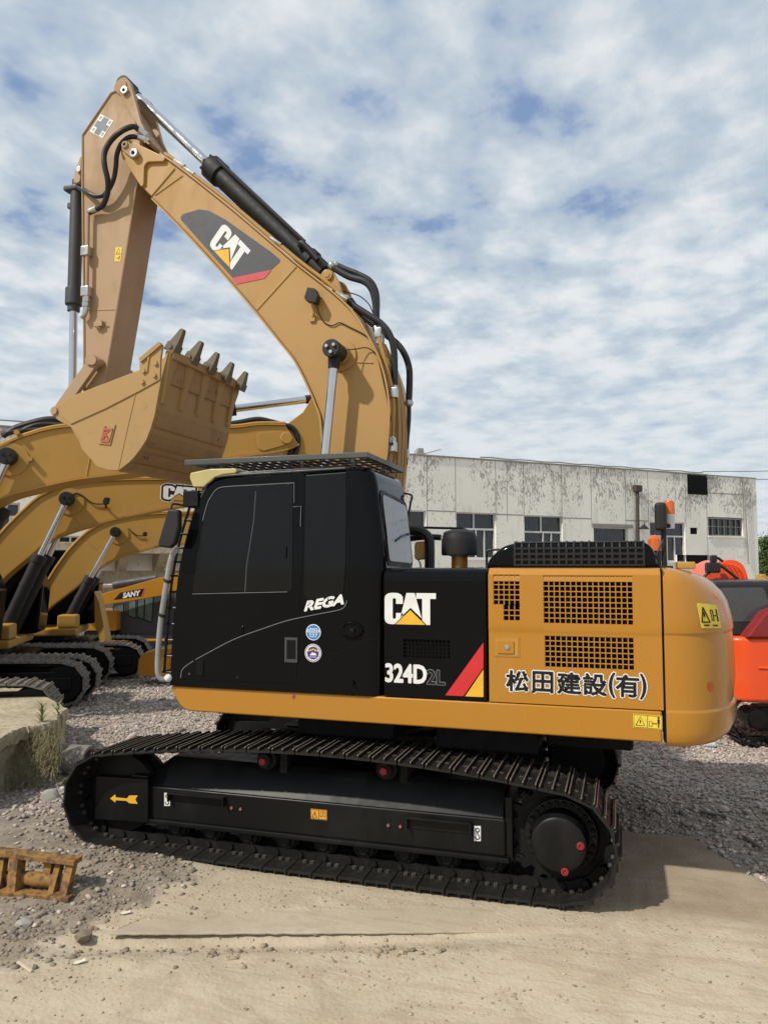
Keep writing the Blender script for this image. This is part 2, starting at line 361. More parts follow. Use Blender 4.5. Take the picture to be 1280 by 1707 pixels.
# ---- crawler tracks -------------------------------------------------
def crawler(root, pl, L_, R_, n0, n1, count, m_s, m_c, m_w, sag=.06, top_s=.95):
    """one crawler: chain and frame mesh with a shoe mesh per link; centred on the plane's origin"""
    arc = []
    for k in range(13):
        t = math.pi * (-.5 + k / 12); arc.append((L_ - R_ + R_ * math.cos(t), R_ + R_ * math.sin(t)))
    top = [(x, 2 * R_ + sag * (1 - ((x) / (L_ - R_)) ** 2) * 1.0) for x in np.linspace(L_ - R_ - .05, -L_ + R_ + .05, 23)]
    arc2 = [(-x, z) for x, z in reversed(arc)]
    loop = arc[:-1] + top + arc2[1:] + [(x, 0.0) for x in np.linspace(-L_ + R_, L_ - R_, 12)[1:-1]]
    pts = np.array(loop + [loop[0]]); seg = np.linalg.norm(np.diff(pts, axis=0), axis=1); cum = np.concatenate([[0], np.cumsum(seg)])
    tot = cum[-1]; pitch = tot / count
    at = lambda d: np.array([np.interp(d % tot, cum, pts[:, 0]), np.interp(d % tot, cum, pts[:, 1])])
    smp = [at(i * pitch) for i in range(count)]
    ce = np.array([0.0, R_])
    nc = (n0 + n1) / 2
    tr = MB()
    # link chain: two rails of links just inside the shoes
    for i in range(count):
        a, b = smp[i], smp[(i + 1) % count]; t = (b - a) / np.linalg.norm(b - a); nn = np.array([-t[1], t[0]])
        for off in (nc - .09, nc + .05):
            pg = [a - t * .02 + nn * .03, b + t * .02 + nn * .03, b + nn * .095, b - t * .07 + nn * .105, a + t * .07 + nn * .095, a + nn * .105]
            tr.prism(pl, [tuple(v) for v in pg], off, off + .045)
        tr.cyl(pl.w(*(a + nn * .075), nc - .11), pl.w(*(a + nn * .075), nc + .11), .03, 8)
        # two bolts of the shoe on each side
        for off in (nc - .16, nc + .155):
            for u in (.35, .65):
                v = a + t * pitch * u; tr.m(1).cyl(pl.w(*(v + nn * .02), off), pl.w(*(v + nn * .062), off), .018, 6); tr.m(0)
    track = tr.build('crawler_track', [m_c, m_sbolt], root)
    # one shoe
    hw = (n1 - n0) / 2; hp = pitch / 2
    prof = [(-hp * .95, 0), (-hp * .90, .032), (-hp * .82, .032), (-hp * .72, .003), (-hp * .08, .003), (-hp * .03, .028), (hp * .05, .028), (hp * .10, .003), (hp * .76, .003), (hp * .82, .026), (hp * .90, .026), (hp * .95, -.002), (hp * .95, -.014), (-hp * .95, -.014)]
    sb = MB(); fs = sb.loft([[(x, y, z) for x, z in prof] for y in (-hw, -hw + .012, hw - .012, hw)])
    for v in sb.bm.verts:
        if abs(v.co.y) > hw - .005: v.co.z *= .75
    for f in sb.bm.faces:
        if f.calc_center_median().z > .018: f.material_index = 1
    first = None
    org = Vector(root.location)
    for i in range(count):
        a, b = smp[i], smp[(i + 1) % count]; t = (b - a) / np.linalg.norm(b - a); nn = np.array([t[1], -t[0]]); c = (a + b) / 2 - nn * .03
        X = Vector(pl.d * t[0] + np.array([0, 0, t[1]])); Z = Vector(pl.d * nn[0] + np.array([0, 0, nn[1]])); Y = Z.cross(X)
        pos = Vector(pl.w(c[0], c[1], nc)) - org
        Mx = Matrix(((X.x, Y.x, Z.x, pos.x), (X.y, Y.y, Z.y, pos.y), (X.z, Y.z, Z.z, pos.z), (0, 0, 0, 1)))
        if first is None:
            me = bpy.data.meshes.new('track_shoe'); bmesh.ops.recalc_face_normals(sb.bm, faces=sb.bm.faces[:]); sb.bm.to_mesh(me); sb.bm.free(); me.materials.append(m_s); me.materials.append(m_w)
            first = bpy.data.objects.new('track_shoe', me); o = first
        else: o = first.copy()
        COL.objects.link(o); o.parent = track; o.matrix_local = Mx
    return track
near = crawler(ex, P, 2.31, .415, -1.65, -.95, 49, m_shoe, m_track, m_worn, sag=.14)
far = crawler(ex, P, 2.31, .415, .95, 1.65, 49, m_shoe, m_track, m_worn, sag=.14)

def undercarriage(side):
    """frame, rollers, idler and final drive of one side; side = -1 near, +1 far"""
    def O(v): return v if side < 0 else -v
    yo, yi = O(-1.42), O(-1.02)
    f = MB()
    z0, z1 = .262, .565
    fr = [P.sz(245, 1310, -1.42), P.sz(842, 1366, -1.42), P.sz(842, 1432, -1.42), P.sz(245, 1362, -1.42)]
    a0, a1 = fr[0][0], fr[1][0]
    zt, zb = (fr[0][1] + fr[1][1]) / 2, (fr[2][1] + fr[3][1]) / 2
    f.prism(P, rnd([(a0, zb), (a1, zb), (a1, zt), (a0, zt)], .02), yo, yi, .022, 3)
    # lower flange lip and rear gusset plate
    f.box(P, a0 - .02, a1 + .03, zb - .035, zb + .005, O(-1.45), yi, .012)
    f.box(P, a1 - .005, a1 + .05, zb - .03, zt + .16, O(-1.40), yi, .01)
    # sloped upper shelf running up to the carrier rollers
    up = [(yo + O(-1) * 0 + (.02 if side < 0 else -.02), zt + .001), (O(-1.30), zt + .17), (O(-1.24), zt + .22), (O(-1.02), zt + .22), (O(-1.02), zt)]
    f.loft([[(x, y, z) for y, z in up] for x in (a0 + .15, a1 - .02)])
    f.loft([[(a0 + .15, y, z) for y, z in up], [(a0 - .12, O(-1.40), zt), (a0 - .05, O(-1.33), zt + .06), (a0 - .05, O(-1.3), zt + .07), (a0 - .05, O(-1.02), zt + .05), (a0 - .12, O(-1.02), zt)]])
    frame = f.build('track_frame', m_under, ex)
    # front idler housing carrying the arrow
    h = MB(); e = [P.sz(160, 1294, -1.46), P.sz(247, 1299, -1.46), P.sz(247, 1372, -1.46), P.sz(157, 1366, -1.46)]
    h.prism(P, rnd(e, .012), O(-1.46), O(-1.06), .014); 
    h.box(P, e[1][0] - .16, e[1][0] - .01, e[1][1] + .004, e[1][1] + .022, O(-1.45), O(-1.30), .004)
    h.build('idler_housing', m_under, ex)
    idl = MB(); idl.turned((-1.88, O(-1.42), .415), (0, O(-1) * -1, 0), [(0, .10), (.03, .11), (.04, .24), (.05, .33), (.10, .335), (.13, .30), (.21, .30), (.24, .335), (.29, .33), (.30, .12)], 36)
    idl.build('idler_wheel', m_track, ex)
    ro = MB() if False else None
    for i, x in enumerate(np.linspace(-1.33, 1.36, 9)):
        r = MB(); r.turned((x, O(-1.40), .175), (0, -O(-1), 0), [(0, .001), (.0, .045), (.03, .05), (.03, .085), (.06, .088), (.065, .105), (.10, .105), (.11, .085), (.22, .085), (.23, .105), (.27, .105), (.28, .04)], 18)
        for k in range(4):
            a = k * math.pi / 2 + .6; r.cyl((x + .065 * math.cos(a), O(-1.37), .175 + .065 * math.sin(a)), (x + .065 * math.cos(a), O(-1.385), .175 + .065 * math.sin(a)), .012, 6)
        r.box(P, x - .06, x + .06, .17, .27, O(-1.385), O(-1.33), .01)
        r.build('track_roller', m_track, ex)
    for px, py in ((439, 1269), (640, 1285)):
        x, z = P.sz(px, py, -1.42); c = MB()
        c.turned((x, O(-1.42), z), (0, -O(-1), 0), [(0, .001), (0, .055), (.02, .066), (.05, .066), (.06, .085), (.28, .085), (.29, .03)], 22)
        c.box(P, x + .09, x + .16, z - .16, z + .05, O(-1.30), O(-1.08), .01)
        cr_ = c.build('carrier_roller', m_track, ex)
        cc = MB(); cc.cyl((x, O(-1.419), z), (x, O(-1.445), z), .034, 8, .028); cc.build('roller_cap', m_redp, cr_, label='small red cap in the middle of the carrier roller')
    for px, py in ((432, 1300), (452, 1304), (624, 1321), (654, 1324)):
        pass
    # travel motor, sprocket
    hx, hz = 1.875, .425
    sp = MB(); nT = 21; ol_ = []
    for k in range(nT):
        a = 2 * math.pi * k / nT
        for da, rr in ((-.10, .335), (-.05, .395), (.05, .395), (.10, .335)): ol_.append((hx + rr * math.cos(a + da), hz + rr * math.sin(a + da)))
    sp.prism(P, ol_, O(-1.335), O(-1.275), .006)
    sp.build('drive_sprocket', m_track, ex)
    mo = MB(); mo.turned((hx, O(-1.25), hz), (0, O(-1), 0), [(-.25, .27), (0, .275), (.09, .275), (.10, .262), (.14, .262), (.145, .205), (.31, .198), (.335, .190), (.348, .172), (.352, .12), (.354, .001)], 48)
    mo.m(1)
    for k in range(26):
        a = 2 * math.pi * k / 26; mo.cyl((hx + .234 * math.cos(a), O(-1.37), hz + .234 * math.sin(a)), (hx + .234 * math.cos(a), O(-1.42), hz + .234 * math.sin(a)), .019, 6)
    md = mo.build('travel_motor', [m_under, m_track], ex)
    for px, py in ((967, 1410), (941, 1453)):
        x, z = P.sz(px, py, -1.60); d = MB(); d.turned((x, O(-1.597), z), (0, O(-1), 0), [(0, .027), (.012, .027), (.014, .014), (.006, .012), (.006, .001)], 14); d.build('drain_plug', m_redp, md, label='red drain plug on the travel motor cover')
    return frame
uf = undercarriage(-1); undercarriage(1)
# details on the near frame
m_bolt = plain('red_primed_bolt', (.30, .12, .12), .4)
for px, py in ((386, 1347), (401, 1349), (647, 1376), (667, 1378)):
    sB = MB(); x, z = P.sz(px, py, -1.43); sB.cyl((x, -1.42, z), (x, -1.434, z), .012, 6); sB.build('frame_bolt', m_bolt, uf)
for e in ((283, 1318, 376, 1346), (678, 1358, 786, 1394)):
    sp_ = MB(); a = P.sz(e[0], e[1], -1.43); b = P.sz(e[2], e[3], -1.43)
    sp_.m(0).box(P, a[0], b[0], a[1] - .02, a[1] - .005, -1.475, -1.42, .004)
    sp_.box(P, a[0], b[0], b[1] + .012, b[1] + .09, -1.428, -1.421, .004)
    sp_.box(P, a[0], a[0] + .012, b[1] + .01, a[1] - .01, -1.47, -1.42, .003); sp_.box(P, b[0] - .012, b[0], b[1] + .01, a[1] - .01, -1.47, -1.42, .003)
    sp_.build('step_bracket', m_under, uf)
ar = MB(); ar.flat(P, [P.sz(x, y, -1.464) for x, y in ((184, 1331), (193, 1324), (193, 1329), (212, 1331), (216, 1326), (230, 1326), (226, 1333), (230, 1340), (216, 1339), (211, 1335), (193, 1334), (193, 1338))], -1.464)
ar.build('arrow_decal', m_yvin, uf)
for cx_, cy_ in ((279, 1332.5), (795.5, 1389.5)):
    s_ = 1.0 if cx_ < 500 else 1.15; hk = MB()
    hk.m(0).flat(P, rect(cx_ - 4.8 * s_, cy_ - 11 * s_, cx_ + 4.8 * s_, cy_ + 11 * s_, -1.423), -1.423)
    c0 = P.sz(cx_, cy_ - 5 * s_, -1.425); hk.m(1).ring(P, c0, .010, .017, -1.4255, 14)
    c1 = P.sz(cx_ - .3, cy_ + 4 * s_, -1.425)
    arc = [(c1[0] + .017 * math.cos(t), c1[1] - .005 + .017 * math.sin(t)) for t in np.linspace(1.2, -3.3, 14)]
    hk.stroke(P, [(c0[0], c0[1] - .015), (c1[0] + .006, c1[1] + .012)] + arc, .007, -1.4255)
    hk.build('lifting_decal', [m_white, m_black], uf)
def warn(name, parent, corners, off, orient=0, pl=P, mats=None, simple=False):
    """a two-panel warning label: triangle on one half, pictogram on the other; corners ll, lr, tl in (s, z)"""
    w = MB(); ll, lr, tl = [np.array(c) for c in corners]; T = lambda pts: [tuple(ll + (lr - ll) * u + (tl - ll) * v) for u, v in pts]
    w.m(0).flat(pl, T([(0, 0), (1, 0), (1, 1), (0, 1)]), off); w.m(1)
    o2 = off - .0015
    w.stroke(pl, T([(.03, .06), (.97, .06), (.97, .94), (.03, .94), (.03, .06)]), .003, o2); w.stroke(pl, T([(.5, .06), (.5, .94)]), .003, o2)
    w.stroke(pl, T([(.10, .2), (.25, .82), (.40, .2), (.10, .2)]), .0045, o2)
    w.flat(pl, T([(.235, .36), (.265, .36), (.27, .6), (.23, .6)]), o2)
    if simple:
        w.stroke(pl, T([(.6, .3), (.75, .4), (.9, .3), (.9, .75), (.75, .8), (.6, .75), (.6, .3)]), .003, o2); w.stroke(pl, T([(.75, .4), (.75, .8)]), .003, o2)
    else:
        w.stroke(pl, T([(.56, .2), (.56, .55), (.66, .55), (.66, .2), (.56, .2)]), .003, o2)
        w.stroke(pl, T([(.68, .4), (.82, .4)]), .004, o2); w.flat(pl, T([(.68, .4), (.72, .48), (.72, .32)]), o2); w.flat(pl, T([(.82, .4), (.78, .48), (.78, .32)]), o2)
        w.flat(pl, T([(.84, .72), (.92, .72), (.92, .42), (.905, .42), (.905, .15), (.885, .15), (.885, .38), (.875, .38), (.875, .15), (.855, .15), (.855, .42), (.84, .42)]), o2)
        c = T([(.88, .82)])[0]; w.disc(pl, c, abs((tl - ll)[1]) * .07 + .001, o2, 10)
    return w.build(name, mats or [m_lab, m_black], parent)
warn('warning_label', uf, (P.sz(518, 1365, -1.423), P.sz(545, 1367.5, -1.423), P.sz(518, 1348, -1.423)), -1.423, mats=[m_olab, m_black], simple=True)

# ---- car body, swing bearing ---------------------------------------
b = MB(); b.plan(rnd([(-.75, -.55), (.75, -.55), (.75, .55), (-.75, .55)], .1), .46, .90, .03)
for sx in (-1, 1):
    for sy in (-1, 1):
        b.loft([[(sx * .35, sy * .45, .50), (sx * .80, sy * .25, .50), (sx * .80, sy * .25, .86), (sx * .35, sy * .45, .86)], [(sx * .75, sy * 1.1, .42), (sx * 1.25, sy * 1.1, .42), (sx * 1.25, sy * 1.1, .66), (sx * .75, sy * 1.1, .66)]])
b.build('car_body', m_under, ex)
b = MB(); b.turned((0, 0, .88), (0, 0, 1), [(0, .74), (.06, .74), (.06, .68), (.12, .68), (.12, .75), (.24, .75)], 40); b.build('swing_bearing', m_under, ex)
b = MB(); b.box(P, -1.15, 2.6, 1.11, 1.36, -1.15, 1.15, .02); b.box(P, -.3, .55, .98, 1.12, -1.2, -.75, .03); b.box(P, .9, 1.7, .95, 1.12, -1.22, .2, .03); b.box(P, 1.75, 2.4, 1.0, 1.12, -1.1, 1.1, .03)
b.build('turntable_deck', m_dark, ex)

# ---- yellow skirt rail ----------------------------------------------
for sgn in (-1, 1):
    sk = MB(); e = [P.sz(*v, YB) for v in ((282, 1140), (1103, 1186), (1103.5, 1238.5), (700, 1208), (325, 1184))]
    zt = e[0][1]; e = [(e[0][0], 1.366), (e[1][0], 1.366), (e[2][0], 1.142), (e[4][0] - .12, 1.158)]
    pr = rnd(e, [.03, .0, .0, .17], 8)
    sk.prism(P, pr, sgn * 1.40, sgn * 1.12, .018, 3)
    skirt = sk.build('side_skirt', m_yel, ex)
    if sgn < 0:
        mk = MB(); c = P.sz(489.5, 1161.5, -1.404)
        for k in range(4):
            t = k * math.pi / 4; mk.stroke(P, [(c[0] - .022 * math.cos(t), c[1] - .022 * math.sin(t)), (c[0] + .022 * math.cos(t), c[1] + .022 * math.sin(t))], .004, -1.4025)
        mk.ring(P, c, .009, .012, -1.4025, 12); mk.build('star_mark', m_pink, skirt)
        warn('warning_label', skirt, (P.sz(1054.5, 1213, -1.404), P.sz(1103, 1217, -1.404), P.sz(1054.5, 1189.5, -1.404)), -1.4025)

# ---- engine doors ----------------------------------------------------
x0, x1, x2, x3 = .528, 1.345, 1.362, 2.606
ZB, ZT = 1.372, 2.382
def door_profile(y=YB, r=.10):
    """(y, z) outline of the door skin from the bottom edge up and over the shoulder"""
    pts = [(y, ZB), (y, 1.905), (y - .008, 1.925), (y - .008, ZT - r)]
    for k in range(1, 8):
        t = k / 7 * math.pi / 2; pts.append((y - .008 + r * (1 - math.cos(t)), ZT - r + r * math.sin(t)))
    pts.append((-.9, ZT + .004)); return pts
def door(name, xa, xb, mat, holes):
    d = MB(); pr = door_profile(); top = [p_ for p_ in pr if p_[1] >= ZT - .1005]
    th = .03
    # shoulder and creases
    fs = d.loft([[(x, y, z) for y, z in top + [(-.9, ZT - .03), (YB + .03, ZT - .1)]] for x in (xa, xb)])
    # flat faces with real openings
    xs = sorted({xa, xb, *[h[0] for h in holes], *[h[2] for h in holes]}); zs = sorted({ZB, 1.905, 1.925, ZT - .1, *[h[1] for h in holes], *[h[3] for h in holes]})
    def yy(z): return YB if z <= 1.9051 else YB - .008
    for i in range(len(xs) - 1):
        for j in range(len(zs) - 1):
            a, b_, c, e = xs[i], xs[i + 1], zs[j], zs[j + 1]
            if any(h[0] - 1e-6 <= a and b_ <= h[2] + 1e-6 and h[1] - 1e-6 <= c and e <= h[3] + 1e-6 for h in holes): continue
            d.face([(a, yy(c), c), (b_, yy(c), c), (b_, yy(e), e), (a, yy(e), e)])
    for h in holes:
        a, c, b_, e = h
        y0 = yy(c); y1 = y0 + th
        for A_, B_ in (((a, c), (b_, c)), ((b_, c), (b_, e)), ((b_, e), (a, e)), ((a, e), (a, c))):
            d.face([(A_[0], y0, A_[1]), (B_[0], y0, B_[1]), (B_[0], y1, B_[1]), (A_[0], y1, A_[1])])
    for xe in (xa, xb): d.face([(xe, YB, ZB), (xe, YB, 1.905), (xe, YB - .008, 1.925), (xe, YB - .008, ZT - .1), (xe, YB + .03, ZT - .1), (xe, YB + .03, ZB)])
    d.face([(xa, YB, ZB), (xb, YB, ZB), (xb, YB + .03, ZB), (xa, YB + .03, ZB)])
    bmesh.ops.remove_doubles(d.bm, verts=d.bm.verts[:], dist=.0005)
    return d.build(name, mat, ex, ang=50)
def hole(px0, py0, px1, py1):
    a = P.sz(px0, py1, YB); b_ = P.sz(px1, py0, YB); return (round(a[0], 3), round(a[1], 3), round(b_[0], 3), round(b_[1], 3))
H1, H2 = hole(906, 959.5, 1053.5, 1039), hole(908, 1063, 1056, 1112)
H3a, H3b = hole(822.5, 958, 866, 1008), hole(839, 1008, 866, 1034.5)
H3b = (H3b[0], H3b[1], H3a[2], H3a[1])
HL = hole(826, 1065, 863, 1092)
H4 = hole(672, 1067, 750, 1096)
def lattice(name, h, nx, nz, parent, mat, y=-1.396, bar=.008):
    g = MB(); a, c, b_, e = h
    if c > 1.9: y -= .008
    for i in range(nx + 1):
        x = a + (b_ - a) * i / nx; g.box(P, x - bar / 2, x + bar / 2, c - .004, e + .004, y, y + .008)
    for j in range(nz + 1):
        z = c + (e - c) * j / nz; g.box(P, a - .004, b_ + .004, z - bar / 2, z + bar / 2, y + .0012, y + .0068)
    return g.build(name, mat, parent, False)
yd = door('engine_door', x2, x3, m_yel, [H1, H2, H3a, H3b, HL])
lattice('air_grille', H1, 16, 9, yd, m_yel); lattice('air_grille', H2, 16, 6, yd, m_yel); lattice('air_grille', H3a, 5, 6, yd, m_yel); lattice('air_grille', H3b, 3, 3, yd, m_yel)
bd = door('side_door', x0, x1, m_blk, [H4]); lattice('air_grille', H4, 12, 5, bd, m_blk)
la = MB(); a, c, b_, e = HL
la.m(0).box(P, a - .012, b_ + .012, c - .012, e + .012, YB - .004, YB + .002, .003); la.m(1).box(P, a, b_, c, e, YB - .0055, YB - .003)
la.m(0).box(P, a + .012, b_ - .03, c + .015, e - .015, YB - .014, YB - .006, .004); la.m(2).cyl((a + .09, YB - .014, (c + e) / 2), (a + .09, YB - .022, (c + e) / 2), .018, 14, bev=.003)
la.build('door_latch', [m_yel, m_yel2, m_zinc], yd)
# radiator, coolers and pump behind the doors
b = MB(); b.box(P, x0 + .02, x3 - .01, ZB + .0, ZT - .14, YB + .16, .2); b.box(P, x0 + .02, x1 - .02, ZB, ZT - .11, YB + .03, YB + .15); b.box(P, x1 + .6, x1 + .64, ZB, ZT - .1, YB + .04, YB + .17); b.build('engine_bay', m_dark, ex)
# far side and top of the engine housing
b = MB(); b.prism(P, [(x0 - .3, ZB), (x3, ZB), (x3, ZT), (x0 - .3, ZT)], .35, 1.395, .05, 3); b.build('engine_housing', m_yel, ex)
b = MB(); b.box(P, x0, x1, ZT - .03, ZT, -.91, .36, .004); b.box(P, x2, x3, ZT - .03, ZT + .002, -.91, .36, .004); b.build('hood_plate', m_blk, ex)
# lettering on the doors
t = MB(); Yt = YB - .0105; Yl = YB - .0025
ll, lr, tl = P.sz(641.5, 1040, Yl), P.sz(718, 1040, Yl), P.sz(641.5, 988, Yl)
lr = P.sz(727, 1041, Yl)
logo(t, P, (ll[0], ll[1]), (lr[0], ll[1]), (ll[0], ll[1] + (tl[1] - ll[1])), Yt, 0, 1)
t.m(0).text(P, '324D', P.sz(643, 1136, Yl), P.sz(710, 1139.5, Yl), P.sz(643, 1106.5, Yl), Yl, .0065)
t.m(2).text(P, '2L', P.sz(712, 1139.5, Yl), P.sz(741, 1141.5, Yl), P.sz(712, 1116.5, Yl), Yl, .007)
t.m(3).text(P, '2L', P.sz(712, 1139.5, Yl), P.sz(741, 1141.5, Yl), P.sz(712, 1116.5, Yl), Yl - .0015, .003)
t.m(4).flat(P, [P.sz(*v, Yl) for v in ((805.5, 1071), (805.5, 1113), (772, 1160.5), (742, 1159))], Yl); t.m(1).flat(P, [P.sz(*v, Yl) for v in ((805.5, 1116), (805.5, 1162), (775, 1160.8))], Yl)
t.build('lettering', [m_white, m_yvin, m_ghost, m_black, m_red], bd, False)
t = MB()
for i, (ch, xa, xb) in enumerate((('松', 844, 880), ('田', 888, 921), ('建', 929, 966.5), ('設', 972, 1009), ('(', 1015, 1024), ('有', 1026.5, 1064), (')', 1067, 1076))):
    ya = lambda px, top: (1117.5 if top else 1151) + (px - 844) * (.040 if top else .052)
    k = 2.5 if ch in '()' else 0
    ll, lr, tl = P.sz(xa, ya(xa, 0) + k, Yl), P.sz(xb, ya(xb, 0) + k, Yl), P.sz(xa, ya(xa, 1) - k, Yl)
    t.m(0).text(P, ch, ll, lr, tl, Yl, .0125); t.m(1).text(P, ch, ll, lr, tl, Yl - .0015, .0045)
t.build('lettering', [m_white, m_black], yd, False)

# ---- counterweight ---------------------------------------------------
cw = MB(); xs_ = 2.622; rings = []
def cw_ring(z, Lx, wd, n=2.6, inset=0):
    out_ = []; K = 48
    for k in range(K + 1):
        t = math.pi / 2 * (-1 + 2 * k / K); c_, s_ = math.cos(t), math.sin(t)
        out_.append((xs_ + Lx * abs(c_) ** (2 / n), wd * math.copysign(abs(s_) ** (2 / n), s_), z))
    return out_ + [(xs_, wd - .02, z), (xs_, -(wd - .02), z)][0:0]
for z, Lx, wd in ((1.105, .30, 1.22), (1.108, .42, 1.33), (1.125, .50, 1.375), (1.16, .545, 1.398), (1.22, .575, 1.405), (1.352, .590, 1.405), (1.366, .584, 1.400), (1.38, .570, 1.392), (1.55, .590, 1.398), (1.75, .588, 1.400), (1.898, .575, 1.398), (1.908, .575, 1.400), (1.922, .585, 1.410), (2.00, .575, 1.409), (2.12, .545, 1.406), (2.20, .50, 1.402), (2.27, .43, 1.396), (2.32, .36, 1.385), (2.352, .27, 1.365), (2.372, .18, 1.335), (2.385, .10, 1.29)):
    rings.append(cw_ring(z, Lx, wd))
cw.loft(rings); bmesh.ops.remove_doubles(cw.bm, verts=cw.bm.verts[:], dist=1e-5)
cwt = cw.build('counterweight', m_yel, ex, ang=45)
def cw_pt(px, py):
    """the point of the counterweight's skin under a pixel"""
    r = ray(px, py); best = None
    for t_ in np.linspace(5, 12, 3500):
        p_ = POS + r * t_
        if p_[0] < xs_: continue
        z = p_[2]; Lx = np.interp(z, [1.38, 1.55, 1.75, 1.9, 1.922, 2.0, 2.12, 2.2], [.57, .59, .588, .575, .585, .575, .545, .5]); wd = np.interp(z, [1.38, 1.922, 2.2], [1.392, 1.41, 1.402])
        if ((p_[0] - xs_) / Lx) ** 2.6 + abs(p_[1] / wd) ** 2.6 <= 1: return p_ - r * .006
    return POS + r * 8
wl = MB(); G = lambda u, v: cw_pt(1160 + 34 * u + 8 * v + 0 * u * v, 1005 + 3 * u + 42 * v - 3 * u * v)
nu = 6
for i in range(nu):
    for j in range(nu): wl.m(0).face([G(i / nu, j / nu), G((i + 1) / nu, j / nu), G((i + 1) / nu, (j + 1) / nu), G(i / nu, (j + 1) / nu)])
def lin(pts, wd):
    for a_, b2 in zip(pts, pts[1:]):
        a3, b3 = [cw_pt(1160 + 34 * u + 8 * v, 1005 + 3 * u + 42 * v - 3 * u * v) - ray(1180, 1030) * .004 for u, v in (a_, b2)]
        wl.m(1).tube([a3, b3], wd, 4)
lin([(.10, .76), (.28, .15), (.5, .76), (.10, .76)], .005); lin([(.28, .35), (.28, .55)], .005)
for u in (.62, .62): lin([(u, .25), (u, .68), (u + .1, .68), (u + .1, .25), (u, .25)], .003)
lin([(.74, .48), (.84, .48)], .004); lin([(.9, .2), (.9, .72)], .006)
for k in range(5): lin([(.18 + .055 * k, .86), (.18 + .055 * k + .03, .92)], .003); lin([(.6 + .055 * k, .86), (.6 + .055 * k + .03, .92)], .003)
wl.build('warning_label', [m_lab, m_black], cwt, False)
rd = MB(); c = cw_pt(1184, 1145); 
rd.face([cw_pt(1184 + 4.5 * math.cos(t_), 1145 + 8 * math.sin(t_)) for t_ in np.linspace(0, 2 * math.pi, 14)[:-1]]); rd.build('red_spot', plain('red_lead_spot', (.55, .10, .02), .5), cwt, False)
lb = MB(); lb.box(P, *sorted((P.sz(1127, 943, -.9)[0], P.sz(1157, 943, -.9)[0])), 2.375, 2.43, -1.0, -.72, .012); lb.build('lifting_lug', m_yel2, cwt)
# ---- cab --------------------------------------------------------------
cabP = [(287, 1140), (291, 1052), (303, 943), (322, 865), (334, 826), (346, 803), (368, 790), (500, 781), (577, 775), (606, 775), (619, 786), (626, 818), (637, 912), (639, 959), (633, 1155)]
co_ = P.ol(cabP, YC); co_[0] = (co_[0][0], 1.372); co_[-1] = (.512, 1.372)
co_ = [co_[0]] + [tuple(v) for v in spline(co_[1:7], 4)] + co_[7:10] + [tuple(v) for v in spline(co_[9:14], 3)][1:] + [co_[-1]]
cb = MB()
sc_ = lambda k: [(a, z) for a, z in co_]
cx0 = sum(a for a, z in co_) / len(co_); cz0 = sum(z for a, z in co_) / len(co_)
def cab_ring(y, ins):
    r_ = []
    for a, z in co_:
        zz = z if z < 1.39 else z - ins * (1 if z > 2.9 else .25) ; aa = a
        if a > .25: aa = a - ins * 1.6
        if a < -.9: aa = a + ins * .45 - .045
        r_.append((aa, y, zz))
    return r_
fs = cb.loft([cab_ring(YC + .09, -.0), cab_ring(YC + .09, .0), cab_ring(-.53, .0), cab_ring(-.45, .07)], True) if False else cb.loft([cab_ring(YC, .075), cab_ring(YC + .015, .035), cab_ring(YC + .05, .010), cab_ring(YC + .10, 0), cab_ring(-.55, 0), cab_ring(-.47, .03), cab_ring(-.45, .075)], True)
cab = cb.build('cab', m_blk, ex, ang=50)
YG = YC - .004
def seal(mb, pts, wd, off): return mb.stroke(P, pts, wd, off)
# door leaf and its sliding window, quarter window
dl = MB(); dpx = [(296, 1132), (309, 985), (326, 880), (343, 826), (358, 803), (380, 797), (508, 788), (508, 843), (503, 848), (503, 878), (508, 884), (499, 1030), (493, 1140)]
dpo = rnd(P.ol(dpx, YC), .02, 2)
dl.prism(P, dpo, YC - .004, YC + .02, .006, 2)
dr = dl.build('cab_door', m_blk, cab)
wg = MB(); wpx = [(322, 988), (330, 925), (341, 866), (352, 831), (367, 815), (388, 812), (490, 807), (489, 840), (488, 985)]
wpo = rnd(P.ol(wpx, YC), .03, 3); wpo2 = P.ol(wpx, YC)
wg.m(0).prism(P, wpo, YC - .009, YC - .002, .003, 2)
wg.m(1); seal(wg, P.ol([(322, 990), (480, 986.5)], YC), .005, YC - .0095)
seal(wg, [tuple(v) for v in spline(P.ol([(339, 868), (346, 842), (352, 829), (365, 814), (388, 810.5)], YC), 5)] + P.ol([(491, 805)], YC), .006, YC - .0095)
seal(wg, P.ol([(491, 805), (491, 838)], YC), .004, YC - .0095)
wg.m(2); seal(wg, P.ol([(427.5, 819), (424, 868), (412, 945), (409.5, 988)], YC), .009, YC - .0105)
wg.m(0).box(P, P.sz(473, 0 + 912, YC)[0], P.sz(479, 912, YC)[0], P.sz(475, 929, YC)[1], P.sz(475, 912, YC)[1], YC - .022, YC - .009, .003)
wg.build('door_window', [m_glass, m_edge, m_grey], dr, ang=40)
dd = MB()
dd.m(0); a = P.sz(475, 1104, YC); b_ = P.sz(497, 1063, YC)
dd.box(P, a[0], b_[0], a[1], b_[1], YC - .012, YC - .003, .006); dd.m(1).box(P, a[0] + .02, b_[0] - .015, a[1] + .03, b_[1] - .02, YC - .0135, YC - .011, .002)
dd.build('door_handle', [m_grey, m_dark], dr)
dd = MB(); a = P.sz(323, 1127, YC); b_ = P.sz(341, 1100, YC); dd.m(0).box(P, a[0], b_[0], a[1], b_[1], YC - .010, YC - .003, .004); dd.m(1).box(P, a[0] + .03, b_[0] - .012, a[1] + .015, b_[1] - .012, YC - .0115, YC - .009, .002)
